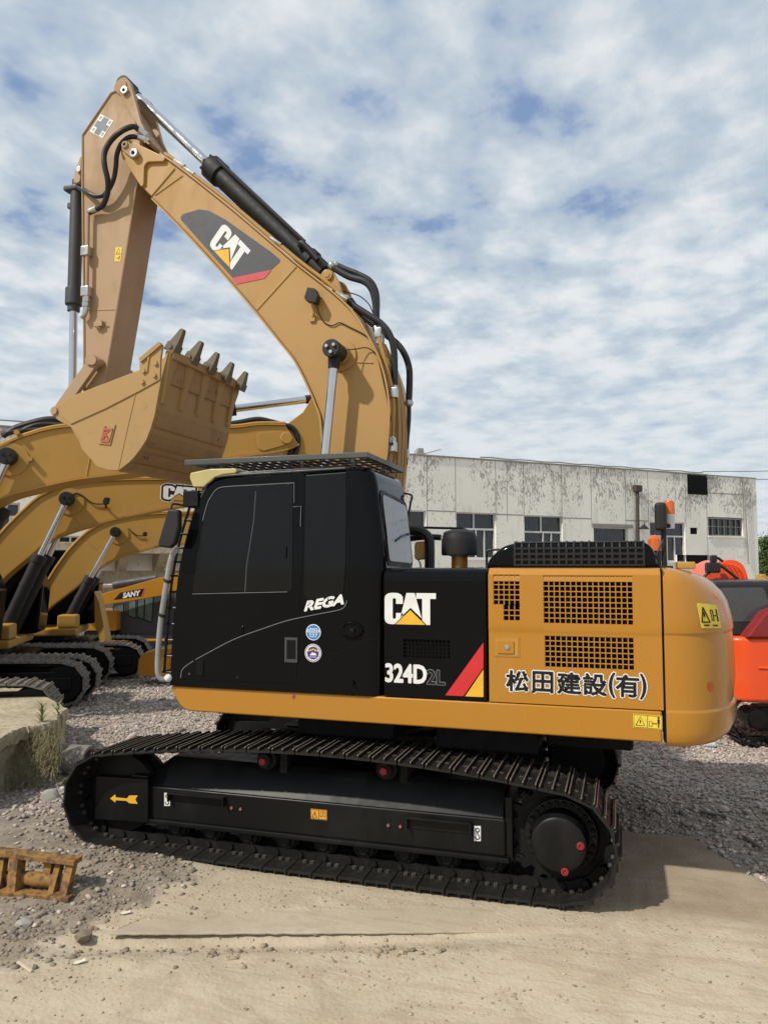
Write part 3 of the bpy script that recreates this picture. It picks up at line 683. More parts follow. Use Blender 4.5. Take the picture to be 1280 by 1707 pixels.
dd.build('door_latch', [m_blk, m_dark, m_grey], dr); dd = MB(); x, z = P.sz(317, 1123, YC); dd.m(2).cyl((x, YC - .003, z), (x, YC - .014, z), .010, 10); dd.build('latch_bolt', [m_blk, m_dark, m_grey], dr); dd = MB(); x, z = P.sz(405, 1049.5, YC); dd.m(0).box(P, x - .022, x + .012, z - .03, z + .03, YC - .014, YC - .003, .006)
dd.build('door_stop', [m_blk, m_dark, m_grey], dr); dd = MB(); x, z = P.sz(397, 1129, YC); dd.m(2).cyl((x, YC - .003, z), (x, YC - .010, z), .006, 8)
dd.build('latch_bolt', [m_blk, m_dark, m_grey], dr)
hg = MB(); hg.box(P, *sorted((P.sz(491, 843, YC)[0], P.sz(503, 843, YC)[0])), P.sz(500, 877, YC)[1], P.sz(500, 845, YC)[1], YC - .012, YC - .002, .004); hg.m(1); seal(hg, P.ol([(490, 845), (503, 844), (502, 878)], YC), .005, YC - .0135); hg.build('door_hinge', [m_blk, m_edge], dr)
cvl = [tuple(v) for v in spline(P.ol([(302, 1130), (305, 1116), (318, 1105), (344, 1090), (391, 1065.5), (437, 1048.5), (481, 1034), (531, 1023.5), (562, 1017.5), (573, 1013), (577.5, 1005), (578, 1001)], YC), 5)]
cv = MB(); cv.m(0); seal(cv, cvl, .006, YC - .0065)
cv.build('curved_pinstripe', m_edge, cab, label='thin light curve sweeping up the cab side')
qg = MB(); qpx = [(510, 793), (577, 788), (577, 930), (573, 985), (570, 992), (512, 1000), (507, 985)]
qg.m(0).prism(P, rnd(P.ol(qpx, YC), .015, 2), YC - .005, YC - .0, .002); qg.m(1); seal(qg, P.ol([(511, 793), (577, 788)], YC), .003, YC - .006)
qg.build('quarter_window', [m_glass, m_edge], cab)
pn = MB(); pn.m(0); seal(pn, P.ol([(579, 783), (580, 935), (578, 990)], YC), .004, YC - .003); pn.build('pillar_seam', [m_under], cab, False); pn = MB()
for c0, rx, ry in (((586.5, 1050), .098, .07),):
    x, z = P.sz(*c0, YC); pn.m(1).loft([[(x + rx * s_ * math.cos(t_), YC - h, z + ry * s_ * math.sin(t_)) for t_ in np.linspace(0, 2 * math.pi, 29)[:-1]] for h, s_ in ((-.004, 1.02), (.01, 1), (.02, .93), (.024, .8), (.014, .7), (.012, .1))])
    pn.m(0).box(P, x - .012, x + .03, z - .02, z + .012, YC - .03, YC - .01, .006)
pn.build('oval_cover', [m_under, m_blk], cab); pn = MB(); x, z = P.sz(588.5, 1138, YC); pn.m(1).cyl((x, YC, z), (x, YC - .03, z), .02, 12, .014)
pn.build('rubber_stop', [m_under, m_blk], cab)
seam = MB(); seal(seam, [tuple(v) for v in spline(P.ol([(500, 1130), (520, 1112), (560, 1090), (600, 1072), (630, 1062)], YC), 5)], .006, YC - .0025); seal(seam, P.ol([(499, 1020), (493, 1140)], YC), .006, YC - .0045); seal(seam, P.ol([(630, 1040), (630, 1150)], YC), .007, YC - .0025); seam.build('panel_seam', m_dark, cab, False)
tx = MB(); Yx = YC - .007
tx.m(0).text(P, 'REGA', P.sz(508, 1018.5, Yx), P.sz(572, 1006.5, Yx), P.sz(513, 1002.5, Yx), Yx, .006); tx.build('lettering', [m_white], cab, False)
tx = MB()
c0 = P.sz(522.3, 1054, Yx); r_ = .065
tx.m(0).disc(P, c0, r_, Yx + .002); tx.m(1).disc(P, c0, r_ * .9, Yx + .0008)
tx.m(0).flat(P, [(c0[0] - .055, c0[1] + .002), (c0[0] + .055, c0[1] + .002), (c0[0] + .052, c0[1] + .022), (c0[0] - .052, c0[1] + .022)], Yx)
for k in range(6): tx.m(1).flat(P, [(c0[0] - .045 + .016 * k, c0[1] + .006), (c0[0] - .035 + .016 * k, c0[1] + .006), (c0[0] - .035 + .016 * k, c0[1] + .018), (c0[0] - .045 + .016 * k, c0[1] + .018)], Yx - .001)
for k in range(3): tx.m(0).ring(P, (c0[0] - .025 + .025 * k, c0[1] - .018), .005, .009, Yx, 8)
tx.m(0).stroke(P, [(c0[0] - .045, c0[1] - .004), (c0[0] + .045, c0[1] - .004)], .003, Yx); tx.m(0).stroke(P, [(c0[0] - .035, c0[1] + .03), (c0[0] + .035, c0[1] + .03)], .004, Yx); tx.m(0).stroke(P, [(c0[0] - .03, c0[1] - .036), (c0[0] + .03, c0[1] - .036)], .004, Yx)
tx.build('round_sticker', [m_white, m_blue], cab, False, label='blue and white round sticker, the upper of the two')
tx = MB(); c0 = P.sz(521.8, 1088.5, Yx); r_ = .073
tx.m(0).disc(P, c0, r_, Yx + .002); tx.m(1).ring(P, c0, r_ * .87, r_ * .93, Yx + .001); tx.m(1).disc(P, c0, r_ * .70, Yx + .0008)
for k in range(26):
    t_ = math.pi * (.1 + .8 * k / 25) if k < 13 else -math.pi * (.1 + .8 * (k - 13) / 12)
    if k % 2 == 0: tx.m(1).disc(P, (c0[0] + r_ * .79 * math.cos(t_), c0[1] + r_ * .79 * math.sin(t_)), .003, Yx, 6)
for k in range(5): tx.m(2).disc(P, (c0[0] - .04 + .02 * k, c0[1] + .018 + .010 * (1 - abs(k - 2) / 2)), .008, Yx, 6)
tx.m(0).flat(P, [(c0[0] - .03, c0[1] - .02), (c0[0] - .005, c0[1] + .008), (c0[0] + .005, c0[1] - .004), (c0[0] + .014, c0[1] + .004), (c0[0] + .034, c0[1] - .018)], Yx); tx.m(0).stroke(P, [(c0[0] - .03, c0[1] - .032), (c0[0] + .03, c0[1] - .032)], .004, Yx)
tx.build('round_sticker', [m_white, m_purp, m_lab], cab, False, label='purple and white round sticker, the lower of the two')
# rear window on the sloped back of the cab
REAR = [P.sz(v[0], v[1], YC) for v in ((626, 818), (637, 912), (639, 955))]
def rear_x(z): return float(np.interp(z, [REAR[2][1], REAR[1][1], REAR[0][1], 3.2], [REAR[2][0], REAR[1][0], REAR[0][0], REAR[0][0] - .05]))
rw = MB(); ys = (-1.27, -.56)
def rp(y, z, o): return (rear_x(z) + o, y, z)
zs_ = [2.42, 2.6, 2.8, 2.96]
rwp = rnd([(-1.28, 2.44), (-.55, 2.42), (-.55, 2.94), (-1.28, 2.99)], .06, 4)
cyc, czc = -.915, 2.70
rw.m(1).face([rp(y, z, .006) for y, z in rnd([(-1.32, 2.40), (-.51, 2.38), (-.51, 2.98), (-1.32, 3.03)], .08, 4)])
rw.m(0).face([rp(y, z, .012) for y, z in rwp])
rw.build('rear_window', [m_rglass, m_rub], cab, False)
# roof: rain channel, front visor lamp, grab bolts
rf = MB(); rf.m(0); rr_ = spline(P.ol([(343, 812), (354, 799), (374, 793.5), (440, 789), (500, 785.5), (576, 780.5)], YC), 5); rf.tube([(a, YC - .006, z) for a, z in rr_], .010, 6)
rr_ = spline(P.ol([(335, 830), (346, 807), (366, 793), (400, 789), (500, 782), (572, 777)], YC), 5); rf.tube([(a, YC + .01, z) for a, z in rr_], .012, 6)
rf.build('roof_channel', m_grey, cab)
vs = MB(); vp = P.ol([(316, 797), (317, 788), (350, 781), (392, 780), (396, 784), (392, 789), (372, 791), (358, 796), (345, 807), (340, 812), (322, 812)], -1.44)
vs.prism(P, rnd(vp, .02, 3), -1.44, -1.16, .02, 3); vs.build('work_lamp_visor', m_visor, cab)
# slatted guard above the roof
m_guard = paint('grey_guard_paint', (.055, .062, .062), (.10, .10, .095), .3, .38, .1); gd = MB(); xa, xb = -1.262, .412; ya, yb = -1.47, -.37; za = 3.27
for y in (ya, yb - .05): gd.box(P, xa, xb, za, za + .045, y, y + .05, .006)
for x in (xa, xb - .05): gd.box(P, x, x + .05, za + .002, za + .043, ya + .05, yb - .05, .004)
for x in (-.95, -.2, .25):
    for y in (-1.36, -.5): gd.cyl((x, y, za - .09), (x, y, za + .01), .018, 8)
gd.m(1)
for k in range(17):
    x = xa + .12 + k * (xb - xa - .24) / 16; gd.box(P, x - .004, x + .004, za + .012, za + .032, ya + .05, yb - .05)
for k in range(6):
    y = ya + .16 + k * (yb - ya - .32) / 5; gd.box(P, xa + .05, xb - .05, za + .018, za + .030, y - .010, y + .010)
gd.build('roof_guard', [m_guard, m_under], cab)
# front guard with padded grab rail and mirror
fg = MB()
def front(px, py, y): a, z = P.sz(px, py, y if y < -1.43 else YC); return (a, y, z)
lead = [(262, 1120), (268, 1040), (276, 960), (291, 890), (312, 822)]
for y in (-1.40, -1.12, -.84, -.56):
    o_ = 0
    fg.tube(spline([front(px + 10, py, y) for px, py in lead], 5), .012, 6)
for k in range(13):
    u = k / 12; px = np.interp(u, [0, .25, .5, .75, 1], [v[0] for v in lead]); py = np.interp(u, [0, .25, .5, .75, 1], [v[1] for v in lead])
    p0 = front(px + 10, py, -1.42); fg.tube([p0, (p0[0], -.52, p0[2])], .010, 6); fg.tube([p0, (p0[0] + .16, -1.40, p0[2])], .009, 6)
a_ = front(312, 822, -1.42); fg.box(P, a_[0] - .03, a_[0] + .12, a_[2] - .12, a_[2] + .02, -1.44, -.5, .01)
fg.build('front_guard', m_under, cab)
gr = MB(); pts = spline([front(297, 915, -1.45), front(286, 930, -1.46), front(277, 980, -1.46), front(268, 1040, -1.46), front(264, 1090, -1.46), front(264, 1122, -1.46), front(270, 1132, -1.45), front(279, 1131, -1.43)], 6)
gr.m(0).tube(pts, .024, 10); pz = front(282, 1130, -1.43); gr.m(1).ball(pz, .035, 2); pz2 = front(278, 922, -1.46)
for py in (968, 1025): 
    c = front(np.interp(py, [930, 980, 1040], [286, 277, 268]), py, -1.46); gr.m(2).cyl((c[0] - .005, c[1], c[2] - .01), (c[0] + .005, c[1], c[2] + .01), .034, 10)
gr.build('grab_rail', [m_foam, m_white, m_rub], cab)
mr = MB(); mp = P.ol([(285, 849), (303, 850), (303, 880), (296, 906), (288, 914), (270, 912), (268, 906)], -1.55); mr.m(0).prism(P, rnd(mp, .03, 3), -1.60, -1.53, .02, 3)
mr.m(0).tube(spline([P.w(*P.sz(284, 852, -1.55), -1.55), P.w(*P.sz(284, 845, -1.55), -1.53), P.w(*P.sz(290, 840, -1.5), -1.5), P.w(*P.sz(310, 843, -1.42), -1.42)], 5), .010, 8)
mr.build('wing_mirror', [m_rub], cab)
# handrail at cab rear top, antenna
an = MB(); an.tube([P.w(*P.sz(626, 800, -1.1), -1.1), P.w(*P.sz(645, 768, -.9), -.9), P.w(*P.sz(653, 735, -.6), -.6)], .007, 6); an.ball(P.w(*P.sz(626, 802, -1.1), -1.1), .03, 2); an.tube(spline([P.w(*P.sz(672, 822, -.45), -.45), P.w(*P.sz(686, 826, -.45), -.45), P.w(*P.sz(684, 840, -.45), -.45), P.w(*P.sz(680, 862, -.45), -.45)], 4), .010, 6); an.build('antenna_lead', m_rub, cab)

# ---- things on the hood ------------------------------------------------
hc = MB(); YHc = -1.12
ho = rnd(P.ol([(806, 950), (816, 930), (835, 911), (862, 903.5), (1070, 901.5), (1086, 910), (1093, 926), (1097, 950)], YHc), [0, .12, .2, .1, .1, .12, .12, 0], 4)
hc.prism(P, ho, YHc, -.05, .045, 3)
hcv = hc.build('engine_hood_cover', m_blk, ex)
la = MB(); a, c = P.sz(858, 942, YHc); b_, e = P.sz(1072, 913, YHc)
for i in range(18):
    x = a + (b_ - a) * i / 17; la.box(P, x - .008, x + .008, c, e, YHc - .014, YHc - .003)
for j in range(4):
    z = c + (e - c) * j / 3; la.box(P, a - .01, b_ + .01, z - .008, z + .008, YHc - .0128, YHc - .004)
for i in range(18):
    x = a + (b_ - a) * i / 17; la.tube([(x, YHc - .006, e), (x, YHc + .004, e + .032), (x, YHc + .03, e + .052), (x, YHc + .2, e + .055)], .008, 5)
la.tube([(a, YHc + .02, e + .045), (b_, YHc + .02, e + .045)], .008, 5)
la.build('hood_grille', m_rub, hcv)
pcz = P.sz(766, 948, -.6); pc = MB(); x, z = pcz
pc.m(0).turned((x, -.6, 2.36), (0, 0, 1), [(0, .072), (.12, .072), (.125, .09), (.135, .09)], 24)
pc.m(1).turned((x, -.6, 2.36), (0, 0, 1), [(.13, .06), (.13, .155), (.15, .160), (.27, .158), (.285, .150), (.30, .151), (.315, .143), (.33, .142), (.345, .12), (.36, .06), (.362, .001)], 28)
pc.build('air_precleaner', [m_yel, m_rub], ex)
ex2 = MB(); x = P.sz(715, 930, .1)[0]
ex2.m(0).tube(spline([P.w(*P.sz(716, 950, .1), .1), P.w(*P.sz(716, 910, .1), .1), P.w(*P.sz(713, 895, .1), .1), P.w(*P.sz(700, 886, .1), .1), P.w(*P.sz(680, 884, .1), .1)], 5), .05, 10)
ex2.tube(spline([P.w(*P.sz(680, 898, .2), .2), P.w(*P.sz(710, 895, .2), .2), P.w(*P.sz(735, 896, .2), .2)], 4), .03, 8)
ex2.tube([P.w(*P.sz(685, 879, .35), .35), P.w(*P.sz(770, 881, .35), .35), P.w(*P.sz(785, 887, .35), .35)], .014, 6)
ex2.build('hose_loop', m_hose, ex)
hb = MB(); hb.box(P, .5, 1.3, 2.36, 2.64, .75, 1.1, .04); hb.build('far_tool_box', m_yel, ex) if False else hb.bm.free()
fm = MB(); mp = P.ol([(692, 904), (712, 902), (715, 932), (692, 934)], .9); fm.m(0).prism(P, rnd(mp, .04, 3), .86, .9, .012); fm.m(1).flat(P, rnd([(a + (.01 if i in (0, 3) else -.01), z + (.01 if i > 1 else -.01)) for i, (a, z) in enumerate(mp)], .03, 3), .8585)
fm.tube(spline([P.w(*P.sz(702, 948, .95), .95), P.w(*P.sz(700, 938, .93), .93), P.w(*P.sz(697, 932, .92), .92)], 3), .012, 6)
fm.build('far_mirror', [m_rub, plain('mirror_glass', (.75, .75, .75), .04, 1.0, .5, 0, .02, 10, 0)], ex)
hr = MB(); hr.tube([P.w(*P.sz(811, 948, -.2), -.2), P.w(*P.sz(811, 920, -.2), -.2), P.w(*P.sz(815, 917, -.2), -.2), P.w(*P.sz(832, 916, -.2), -.2)], .012, 6); hr.build('hand_rail', m_rub, ex)
# beacon, camera and second beacon at the rear corner
bc = MB(); bx, bz = P.sz(1107, 945, -1.0)
bc.tube([(bx, -1.0, 2.37), (bx, -1.0, 2.71)], .020, 8); bc.box(P, bx - .06, bx + .06, 2.375, 2.40, -1.04, -.96, .004)
a = P.sz(1091, 885, -1.02); b_ = P.sz(1109, 838, -1.02)
bc.box(P, a[0], b_[0], a[1], b_[1], -1.10, -.98, .025, 3)
bc.box(P, bx - .03, bx + .05, 2.69, 2.72, -1.03, -.95, .006)
bcp = bc.build('beacon_post', m_rub, ex)
bl = MB(); x, z = P.sz(1115.5, 881, -.98); bl.m(1).turned((x, -.98, z), (0, 0, 1), [(0, .036), (.055, .040), (.11, .040)], 20); bl.m(0).turned((x, -.98, z), (0, 0, 1), [(.11, .041), (.12, .043), (.20, .040), (.215, .03), (.218, .001)], 20); bl.build('amber_beacon', [m_amber, m_lens], bcp)
bl = MB(); x, z = P.sz(1091, 918, -.3); bl.m(1).turned((x, -.3, z), (0, 0, 1), [(-.15, .05), (-.0, .05)], 16); bl.m(0).turned((x, -.3, z), (0, 0, 1), [(0, .06), (.10, .055), (.13, .03), (.135, .001)], 16); bl.build('amber_beacon', [m_amber, m_rub], ex, label='small amber beacon half hidden behind the hood cover')
cbx = MB(); cbx.tube(spline([(bx, -1.04, 2.60), (bx - .05, -1.05, 2.5), (bx - .06, -1.06, 2.42), (bx - .02, -1.07, 2.385)], 4), .007, 6); cbx.build('beacon_cable', m_rub, ex)
# black vertical seam post at counterweight joint
sm_ = MB(); sm_.box(P, x3 + .001, xs_ - .001, 1.145, 2.375, -1.388, -1.2, 0); sm_.build('rear_joint', m_dark, ex)

# ---- boom ---------------------------------------------------------------
YBM = -.34; HB = .33
top = [(203, 262), (201, 247), (206, 237), (216, 233), (240, 246), (268, 258), (308, 287), (380, 344), (452, 405), (494, 441), (545, 481), (585, 518), (612, 560), (630, 596), (642, 635), (648, 680), (646, 730), (641, 790), (632, 880), (618, 985)]
bot = [(586, 985), (565, 890), (549, 790), (540, 740), (536, 697), (528, 674), (516, 645), (494, 602), (468, 569), (428, 519), (380, 463), (320, 397), (256, 331), (241, 316), (228, 300)]
tp = P.ol(top, YBM); bt_ = P.ol(bot, YBM)
tps = tp[:6] + [tuple(v) for v in spline(tp[5:], 5)][1:]; bts = [tuple(v) for v in spline(bt_[:13], 5)] + bt_[13:]
bo = MB(); bo.prism(P, tps + bts, YBM, -YBM, .012, 2); 
boom = bo.build('boom', m_boom, ex, ang=30)
# flanges of top and bottom plates, pipe beds
fl = MB()
def ribbon(mb, pts, n0, n1, th):
    """a plate following (s, z) points, th thick on its outer side"""
    Q = [np.array(p_, float) for p_ in pts]; R_ = []
    for i in range(len(Q)):
        t_ = Q[min(i + 1, len(Q) - 1)] - Q[max(i - 1, 0)]; t_ /= np.linalg.norm(t_); nn = np.array([-t_[1], t_[0]])
        a_, b2 = Q[i], Q[i] + nn * th; R_.append([P.w(*a_, n0), P.w(*a_, n1), P.w(*b2, n1), P.w(*b2, n0)])
    mb.loft(R_)
ribbon(fl, [tuple(v) for v in spline(tp[5:], 5)], -.365, .365, -.014 if False else .018)
ribbon(fl, [tuple(v) for v in spline(bt_[:13], 5)], -.365, .365, .018)
fl.build('boom_flange', m_boom, boom)
for e in (((494, 445), (429, 517)), ((305, 293), (259, 326)), ((622, 605), (596, 604))): ws = MB(); ws.tube([P.w(*P.sz(*v, YBM), YBM - .001) for v in e], .008, 6); ws.build('weld_seam', m_boom, boom)
no = rnd(P.ol([(202, 250), (205, 237), (216, 232), (236, 243), (276, 262), (274, 269), (246, 270), (241, 277), (240, 308), (236, 312), (222, 290)], YBM - .03), .05, 3)
for s_ in (-1, 1): nz = MB(); nz.prism(P, no, s_ * .375, s_ * .30, .012); nose = nz.build('boom_nose', m_boom, boom)
nz = MB()
bx_ = rnd(P.ol([(282, 276), (293, 281), (254, 327), (243, 316)], YBM), .01, 2); nz.prism(P, bx_, YBM - .012, YBM + .01, .004)
nz.build('nose_collar', m_boom, boom)
pn = MB()
lk = rnd(P.ol([(202, 243), (205, 236), (212, 234), (228, 248), (231, 259), (225, 264), (217, 261), (205, 251)], -.40), .04, 3)
pn.m(0).prism(P, lk, -.40, -.376, .006); x, z = P.sz(223, 255, -.42); pn.m(1).cyl((x, -.40, z), (x, -.43, z), .05, 20, bev=.008); pn.m(2).cyl((x, -.43, z), (x, -.434, z), .022, 8)
x2, z2 = P.sz(208.5, 241, -.41); pn.m(0).cyl((x2, -.40, z2), (x2, -.42, z2), .038, 16, bev=.005); pn.m(2).cyl((x2, -.42, z2), (x2, -.4215, z2), .018, 12)
pn.build('boom_pin', [m_stick, m_zinc, m_dark], boom)
# logo patch on the boom
dc = MB(); Yd = YBM - .0035
pt = rnd(P.ol([(300, 364), (305, 357), (332, 349), (348, 351), (376, 366), (452, 420), (467, 433), (466, 437), (451, 450), (388, 463)], Yd), .03, 3)
dc.m(0).flat(P, pt, Yd); dc.m(1).flat(P, [P.sz(*v, Yd - .001) for v in ((386, 463.5), (453, 449.5), (441, 464), (394, 474))], Yd - .001)
ll, lr, tl = P.sz(353, 413.5, Yd), P.sz(393, 452, Yd), P.sz(380, 374, Yd)
# base line runs from the C's foot to the T's foot
ll, lr = np.array(P.sz(348, 408.5, Yd)), np.array(P.sz(392, 455.5, Yd)); tl = np.array(P.sz(373.5, 371, Yd))
logo(dc, P, tuple(ll), tuple(lr), tuple(tl), Yd - .0025, 2, 3)
dc.build('logo_patch', [m_gvin, m_pink, m_white, m_yvin], boom, False)
# work lamp on the boom
wlp = MB(); wlp.m(0).prism(P, rnd(P.ol([(508.5, 497), (514, 480), (526, 482), (531, 493), (527, 506), (511, 502)], -.44), .006, 1), -.465, -.375, .006)
wlp.m(1).tube([P.w(*P.sz(520, 505, -.42), -.42), P.w(*P.sz(524, 520, -.38), -.38), P.w(*P.sz(520, 530, -.36), -.345)], .014, 6); wlp.box(P, *sorted((P.sz(516, 530, -.36)[0], P.sz(525, 530, -.36)[0])), P.sz(520, 536, -.36)[1], P.sz(520, 524, -.36)[1], -.362, -.339, .004)
wlp.build('work_lamp', [m_rub, m_boom], boom)
wi = MB(); Yw = -.352
wi.tube(spline([P.w(*P.sz(527, 503, -.44), -.44), P.w(*P.sz(531, 520, -.38), -.38), P.w(*P.sz(539, 536, Yw), Yw), P.w(*P.sz(553, 543, Yw), Yw), P.w(*P.sz(566, 538, Yw), Yw), P.w(*P.sz(580, 544, Yw), Yw), P.w(*P.sz(610, 560, Yw), Yw), P.w(*P.sz(625, 580, Yw), Yw), P.w(*P.sz(640, 640, Yw), Yw), P.w(*P.sz(652, 700, Yw), Yw), P.w(*P.sz(654, 735, -.4), -.4)], 5), .0055, 6)
wi.tube(spline([P.w(*P.sz(572, 584, -.5), -.5), P.w(*P.sz(592, 582, -.42), -.42), P.w(*P.sz(612, 580, -.37), -.37), P.w(*P.sz(628, 592, Yw), Yw), P.w(*P.sz(641, 620, Yw), Yw), P.w(*P.sz(650, 665, Yw), Yw)], 5), .0055, 6)
wi.tube(spline([P.w(*P.sz(572, 485, -.1), -.1), P.w(*P.sz(598, 493, -.1), -.1), P.w(*P.sz(614, 506, -.1), -.1), P.w(*P.sz(622, 522, -.1), -.1)], 5), .006, 6)
wi.build('lamp_cable', m_rub, boom)
# boss and lift cylinders
c = P.sz(568.5, 592.5, -.36)
for s_ in (-1, 1): bs = MB(); bs.cyl((c[0], s_ * .345, c[1]), (c[0], s_ * .36, c[1]), .158, 36, .150); bs.cyl((c[0], s_ * .36, c[1]), (c[0], s_ * .42, c[1]), .10, 28, bev=.006); bs.build('pin_boss', m_boom, boom)
foot = np.array([-.95, 1.30])
for s_ in (-1, 1):
    cyl = MB(); y = s_ * .52; top_ = np.array([c[0], y, c[1]]); base = np.array([P.sz(520, 1000, -.52)[0], y, 1.35])
    e_ = P.sz(542, 757, -.52); dr_ = np.array([e_[0] - c[0], 0, e_[1] - c[1]]); dr_ /= np.linalg.norm(dr_); mid = top_ + dr_ * 1.55; base = top_ + dr_ * 2.75
    cyl.m(1).cyl((c[0], s_ * .42, c[1]), (c[0], s_ * .645, c[1]), .088, 24, bev=.012); cyl.cyl(top_, top_ + dr_ * .17, .07, 16, .052)
    for k in range(3):
        a = k * 2.1 + .6; cyl.m(2).cyl((c[0] + .042 * math.cos(a), s_ * .645, c[1] + .042 * math.sin(a)), (c[0] + .042 * math.cos(a), s_ * .665, c[1] + .042 * math.sin(a)), .017, 8)
    cyl.m(0).cyl(top_ + dr_ * .12, mid + dr_ * .2, .043, 20); cyl.m(1).cyl(mid, base, .085, 20)
    cyl.build('lift_cylinder', [m_chrome, m_rub, m_zinc], ex)
# stick cylinder on top of the boom
sc = MB(); A_ = np.array(P.px(213, 146, 0)); B_ = np.array(P.px(547, 463, 0)); u_ = (B_ - A_) / np.linalg.norm(B_ - A_)
def along(px, py): v = np.array(P.px(px, py, 0)); return A_ + u_ * ((v - A_) @ u_)
g0, g1, g2 = along(351, 279), along(371, 292), along(545, 452)
sc.m(0).cyl(A_ + u_ * .1, g0, .052, 22); sc.m(1).cyl(g0, g1, .135, 22, bev=.01); sc.cyl(g0 - u_ * .05, g0, .09, 18); sc.cyl(g1, g2, .110, 24); sc.cyl(along(515, 427), along(524, 436), .125, 22, bev=.006); sc.cyl(g2 - u_ * .02, B_, .09, 18)
for k in range(8):
    a = k * math.pi / 4; v_ = np.cross(u_, [0, 1, 0]); o_ = .115 * (math.cos(a) * v_ + math.sin(a) * np.array([0, 1., 0])); sc.m(1).cyl(g0 + o_ - u_ * .03, g0 + o_ + u_ * .01, .018, 6)
sc.m(1).cyl(A_ + np.array([0, -.1, 0]), A_ + np.array([0, .1, 0]), .085, 20); sc.cyl(A_, A_ + u_ * .2, .06, 16)
sc.tube(spline([along(508, 424) + np.array([.0, -.13, .03]), along(520, 420) + np.array([0, -.15, .10]), along(533, 431) + np.array([0, -.15, .10]), along(548, 444) + np.array([0, -.15, .08])], 4), .028, 8)
sc.tube([along(360, 287) + np.array([.07, -.09, .07]), along(505, 418) + np.array([.07, -.09, .07])], .022, 8)
sc.build('stick_cylinder', [m_chrome, m_rub], ex)
br = MB(); bo2 = rnd(P.ol([(536, 470), (536, 458), (544, 450), (556, 453), (566, 470), (571, 488), (562, 487)], -.16), .06, 3)
br.prism(P, bo2, .14, .19, .01); br.build('cylinder_bracket', m_boom, boom); br = MB(); br.prism(P, bo2, -.19, -.14, .01)
x, z = P.sz(546, 458.5, -.2); br.cyl((x, -.215, z), (x, -.19, z), .055, 20, bev=.006); br.cyl((x, -.222, z), (x, -.21, z), .028, 14); br.build('cylinder_bracket', m_boom, boom)
# rigid pipes along the top of the boom and the bundle down its back
pp = MB()
pth = [(276, 256), (308, 280), (380, 336), (452, 397), (500, 437), (545, 471), (578, 500)]
for y, dz_ in ((-.26, 0.0), (-.20, .015)): pp.m(0).tube(spline([P.w(*(np.array(P.sz(*v, -.25)) + [0, dz_]), y) for v in pth], 4), .017, 8)
for v in ((300, 273), (316, 286), (460, 403), (570, 494)): pp.m(1); x, z = P.sz(*v, -.25); pp.tube([(x - .06, -.255, z + .042), (x + .06, -.255, z - .048)], .026, 8)
bund = [[(628, 550), (636, 580), (646, 620), (655, 662), (655, 700), (650, 766), (640, 850)], [(630, 553), (641, 590), (655, 628), (664, 680), (664, 766), (655, 850)], [(640, 575), (656, 612), (664, 650), (671, 700), (669, 770), (660, 850)], [(645, 585), (663, 634), (673, 690), (675, 730), (674, 775), (664, 850)], [(632, 570), (645, 600), (657, 640), (660, 690), (657, 766), (648, 850)]]
for k, pts in enumerate(bund): pp.m(0).tube(spline([P.w(*P.sz(*v, -.28 + .10 * k), -.28 + .10 * k) for v in pts], 4), .022, 8)
for (v, y) in (((657.5, 655), -.28), ((653, 737), -.30), ((655, 745), -.30), ((676, 757), .05), ((631, 555), -.27), ((634, 566), -.25)):
    x, z = P.sz(*v, y); pp.m(1).box(P, x - .035, x + .035, z - .05, z + .05, y - .035, y + .035, .01)
pp.m(1).cyl(P.px(657.5, 643, -.2), P.px(657.5, 664, -.2), .034, 12)
pp.build('hydraulic_pipe', [m_boom, m_zinc], boom)
ho_ = MB()
hs = [([(553, 443), (563, 451), (582, 461.5), (606, 469), (618, 480), (624, 496), (627, 520), (628, 545)], -.14), ([(560, 442), (577, 449.5), (598, 458), (617, 469), (626, 486), (628, 505), (627.5, 530), (629, 548)], .02),
      ([(577, 498), (592, 511), (614, 525), (635, 539), (649, 557), (656, 580), (657.5, 605), (657.5, 645)], -.2), ([(584, 500), (600, 522), (622, 541), (640, 556), (662, 573), (675, 592), (682, 615), (682.5, 640), (681.5, 668)], .05)]
for pts, y in hs: ho_.m(0).tube(spline([P.w(*P.sz(*v, y), y) for v in pts], 5), .033, 10)
ho_.m(0).tube(spline([P.w(*P.sz(*v, .05), .05) for v in ((681.5, 665), (681.5, 700), (678, 740), (676, 775))], 4), .022, 8)
for v, y in (((553, 443), -.14), ((560, 442), .02), ((577, 498), -.2), ((628, 548), -.14), ((681.5, 672), .05)): 
    x, z = P.sz(*v, y); ho_.m(1).ball((x, y, z), .045, 2)
ho_.build('hydraulic_hose', [m_hose, m_zinc], boom)

# ---- stick ----------------------------------------------------------------
YS = -.205
so_ = P.ol([(138, 225), (141, 220), (184, 156), (191, 151), (200, 152), (221, 185), (232, 222), (236, 262), (231, 300), (216, 390), (197, 508), (172, 655), (142, 655), (141, 531), (138, 300)], YS)
st = MB(); st.prism(P, rnd(so_, [.05, .05, .12, .06, .05, .05, .05, .1, .05, 0, 0, 0, 0, 0, 0], 3), YS, -YS, .010, 2)
stick = st.build('stick', m_stick, ex)
sf = MB(); edge = [(138, 300), (138, 225), (184, 156), (192, 150.5)]
pts = [P.w(*v, YS - .004) for v in P.ol([(141.5, 655), (141, 531), (138.5, 300), (138.5, 226), (186, 156), (194, 152)], YS)]
for a_, b2 in zip(pts, pts[1:]): sf.tube([a_, b2], .012, 6)
pts = [P.w(*v, YS - .004) for v in P.ol([(228, 312), (216, 390), (197, 508), (173, 650)], YS)]; sf.tube(pts, .012, 6)
sf.tube([P.w(*P.sz(148, 517, YS), YS), P.w(*P.sz(194, 516, YS), YS)], .007, 6); sf.build('stick_edge', m_stick, stick)
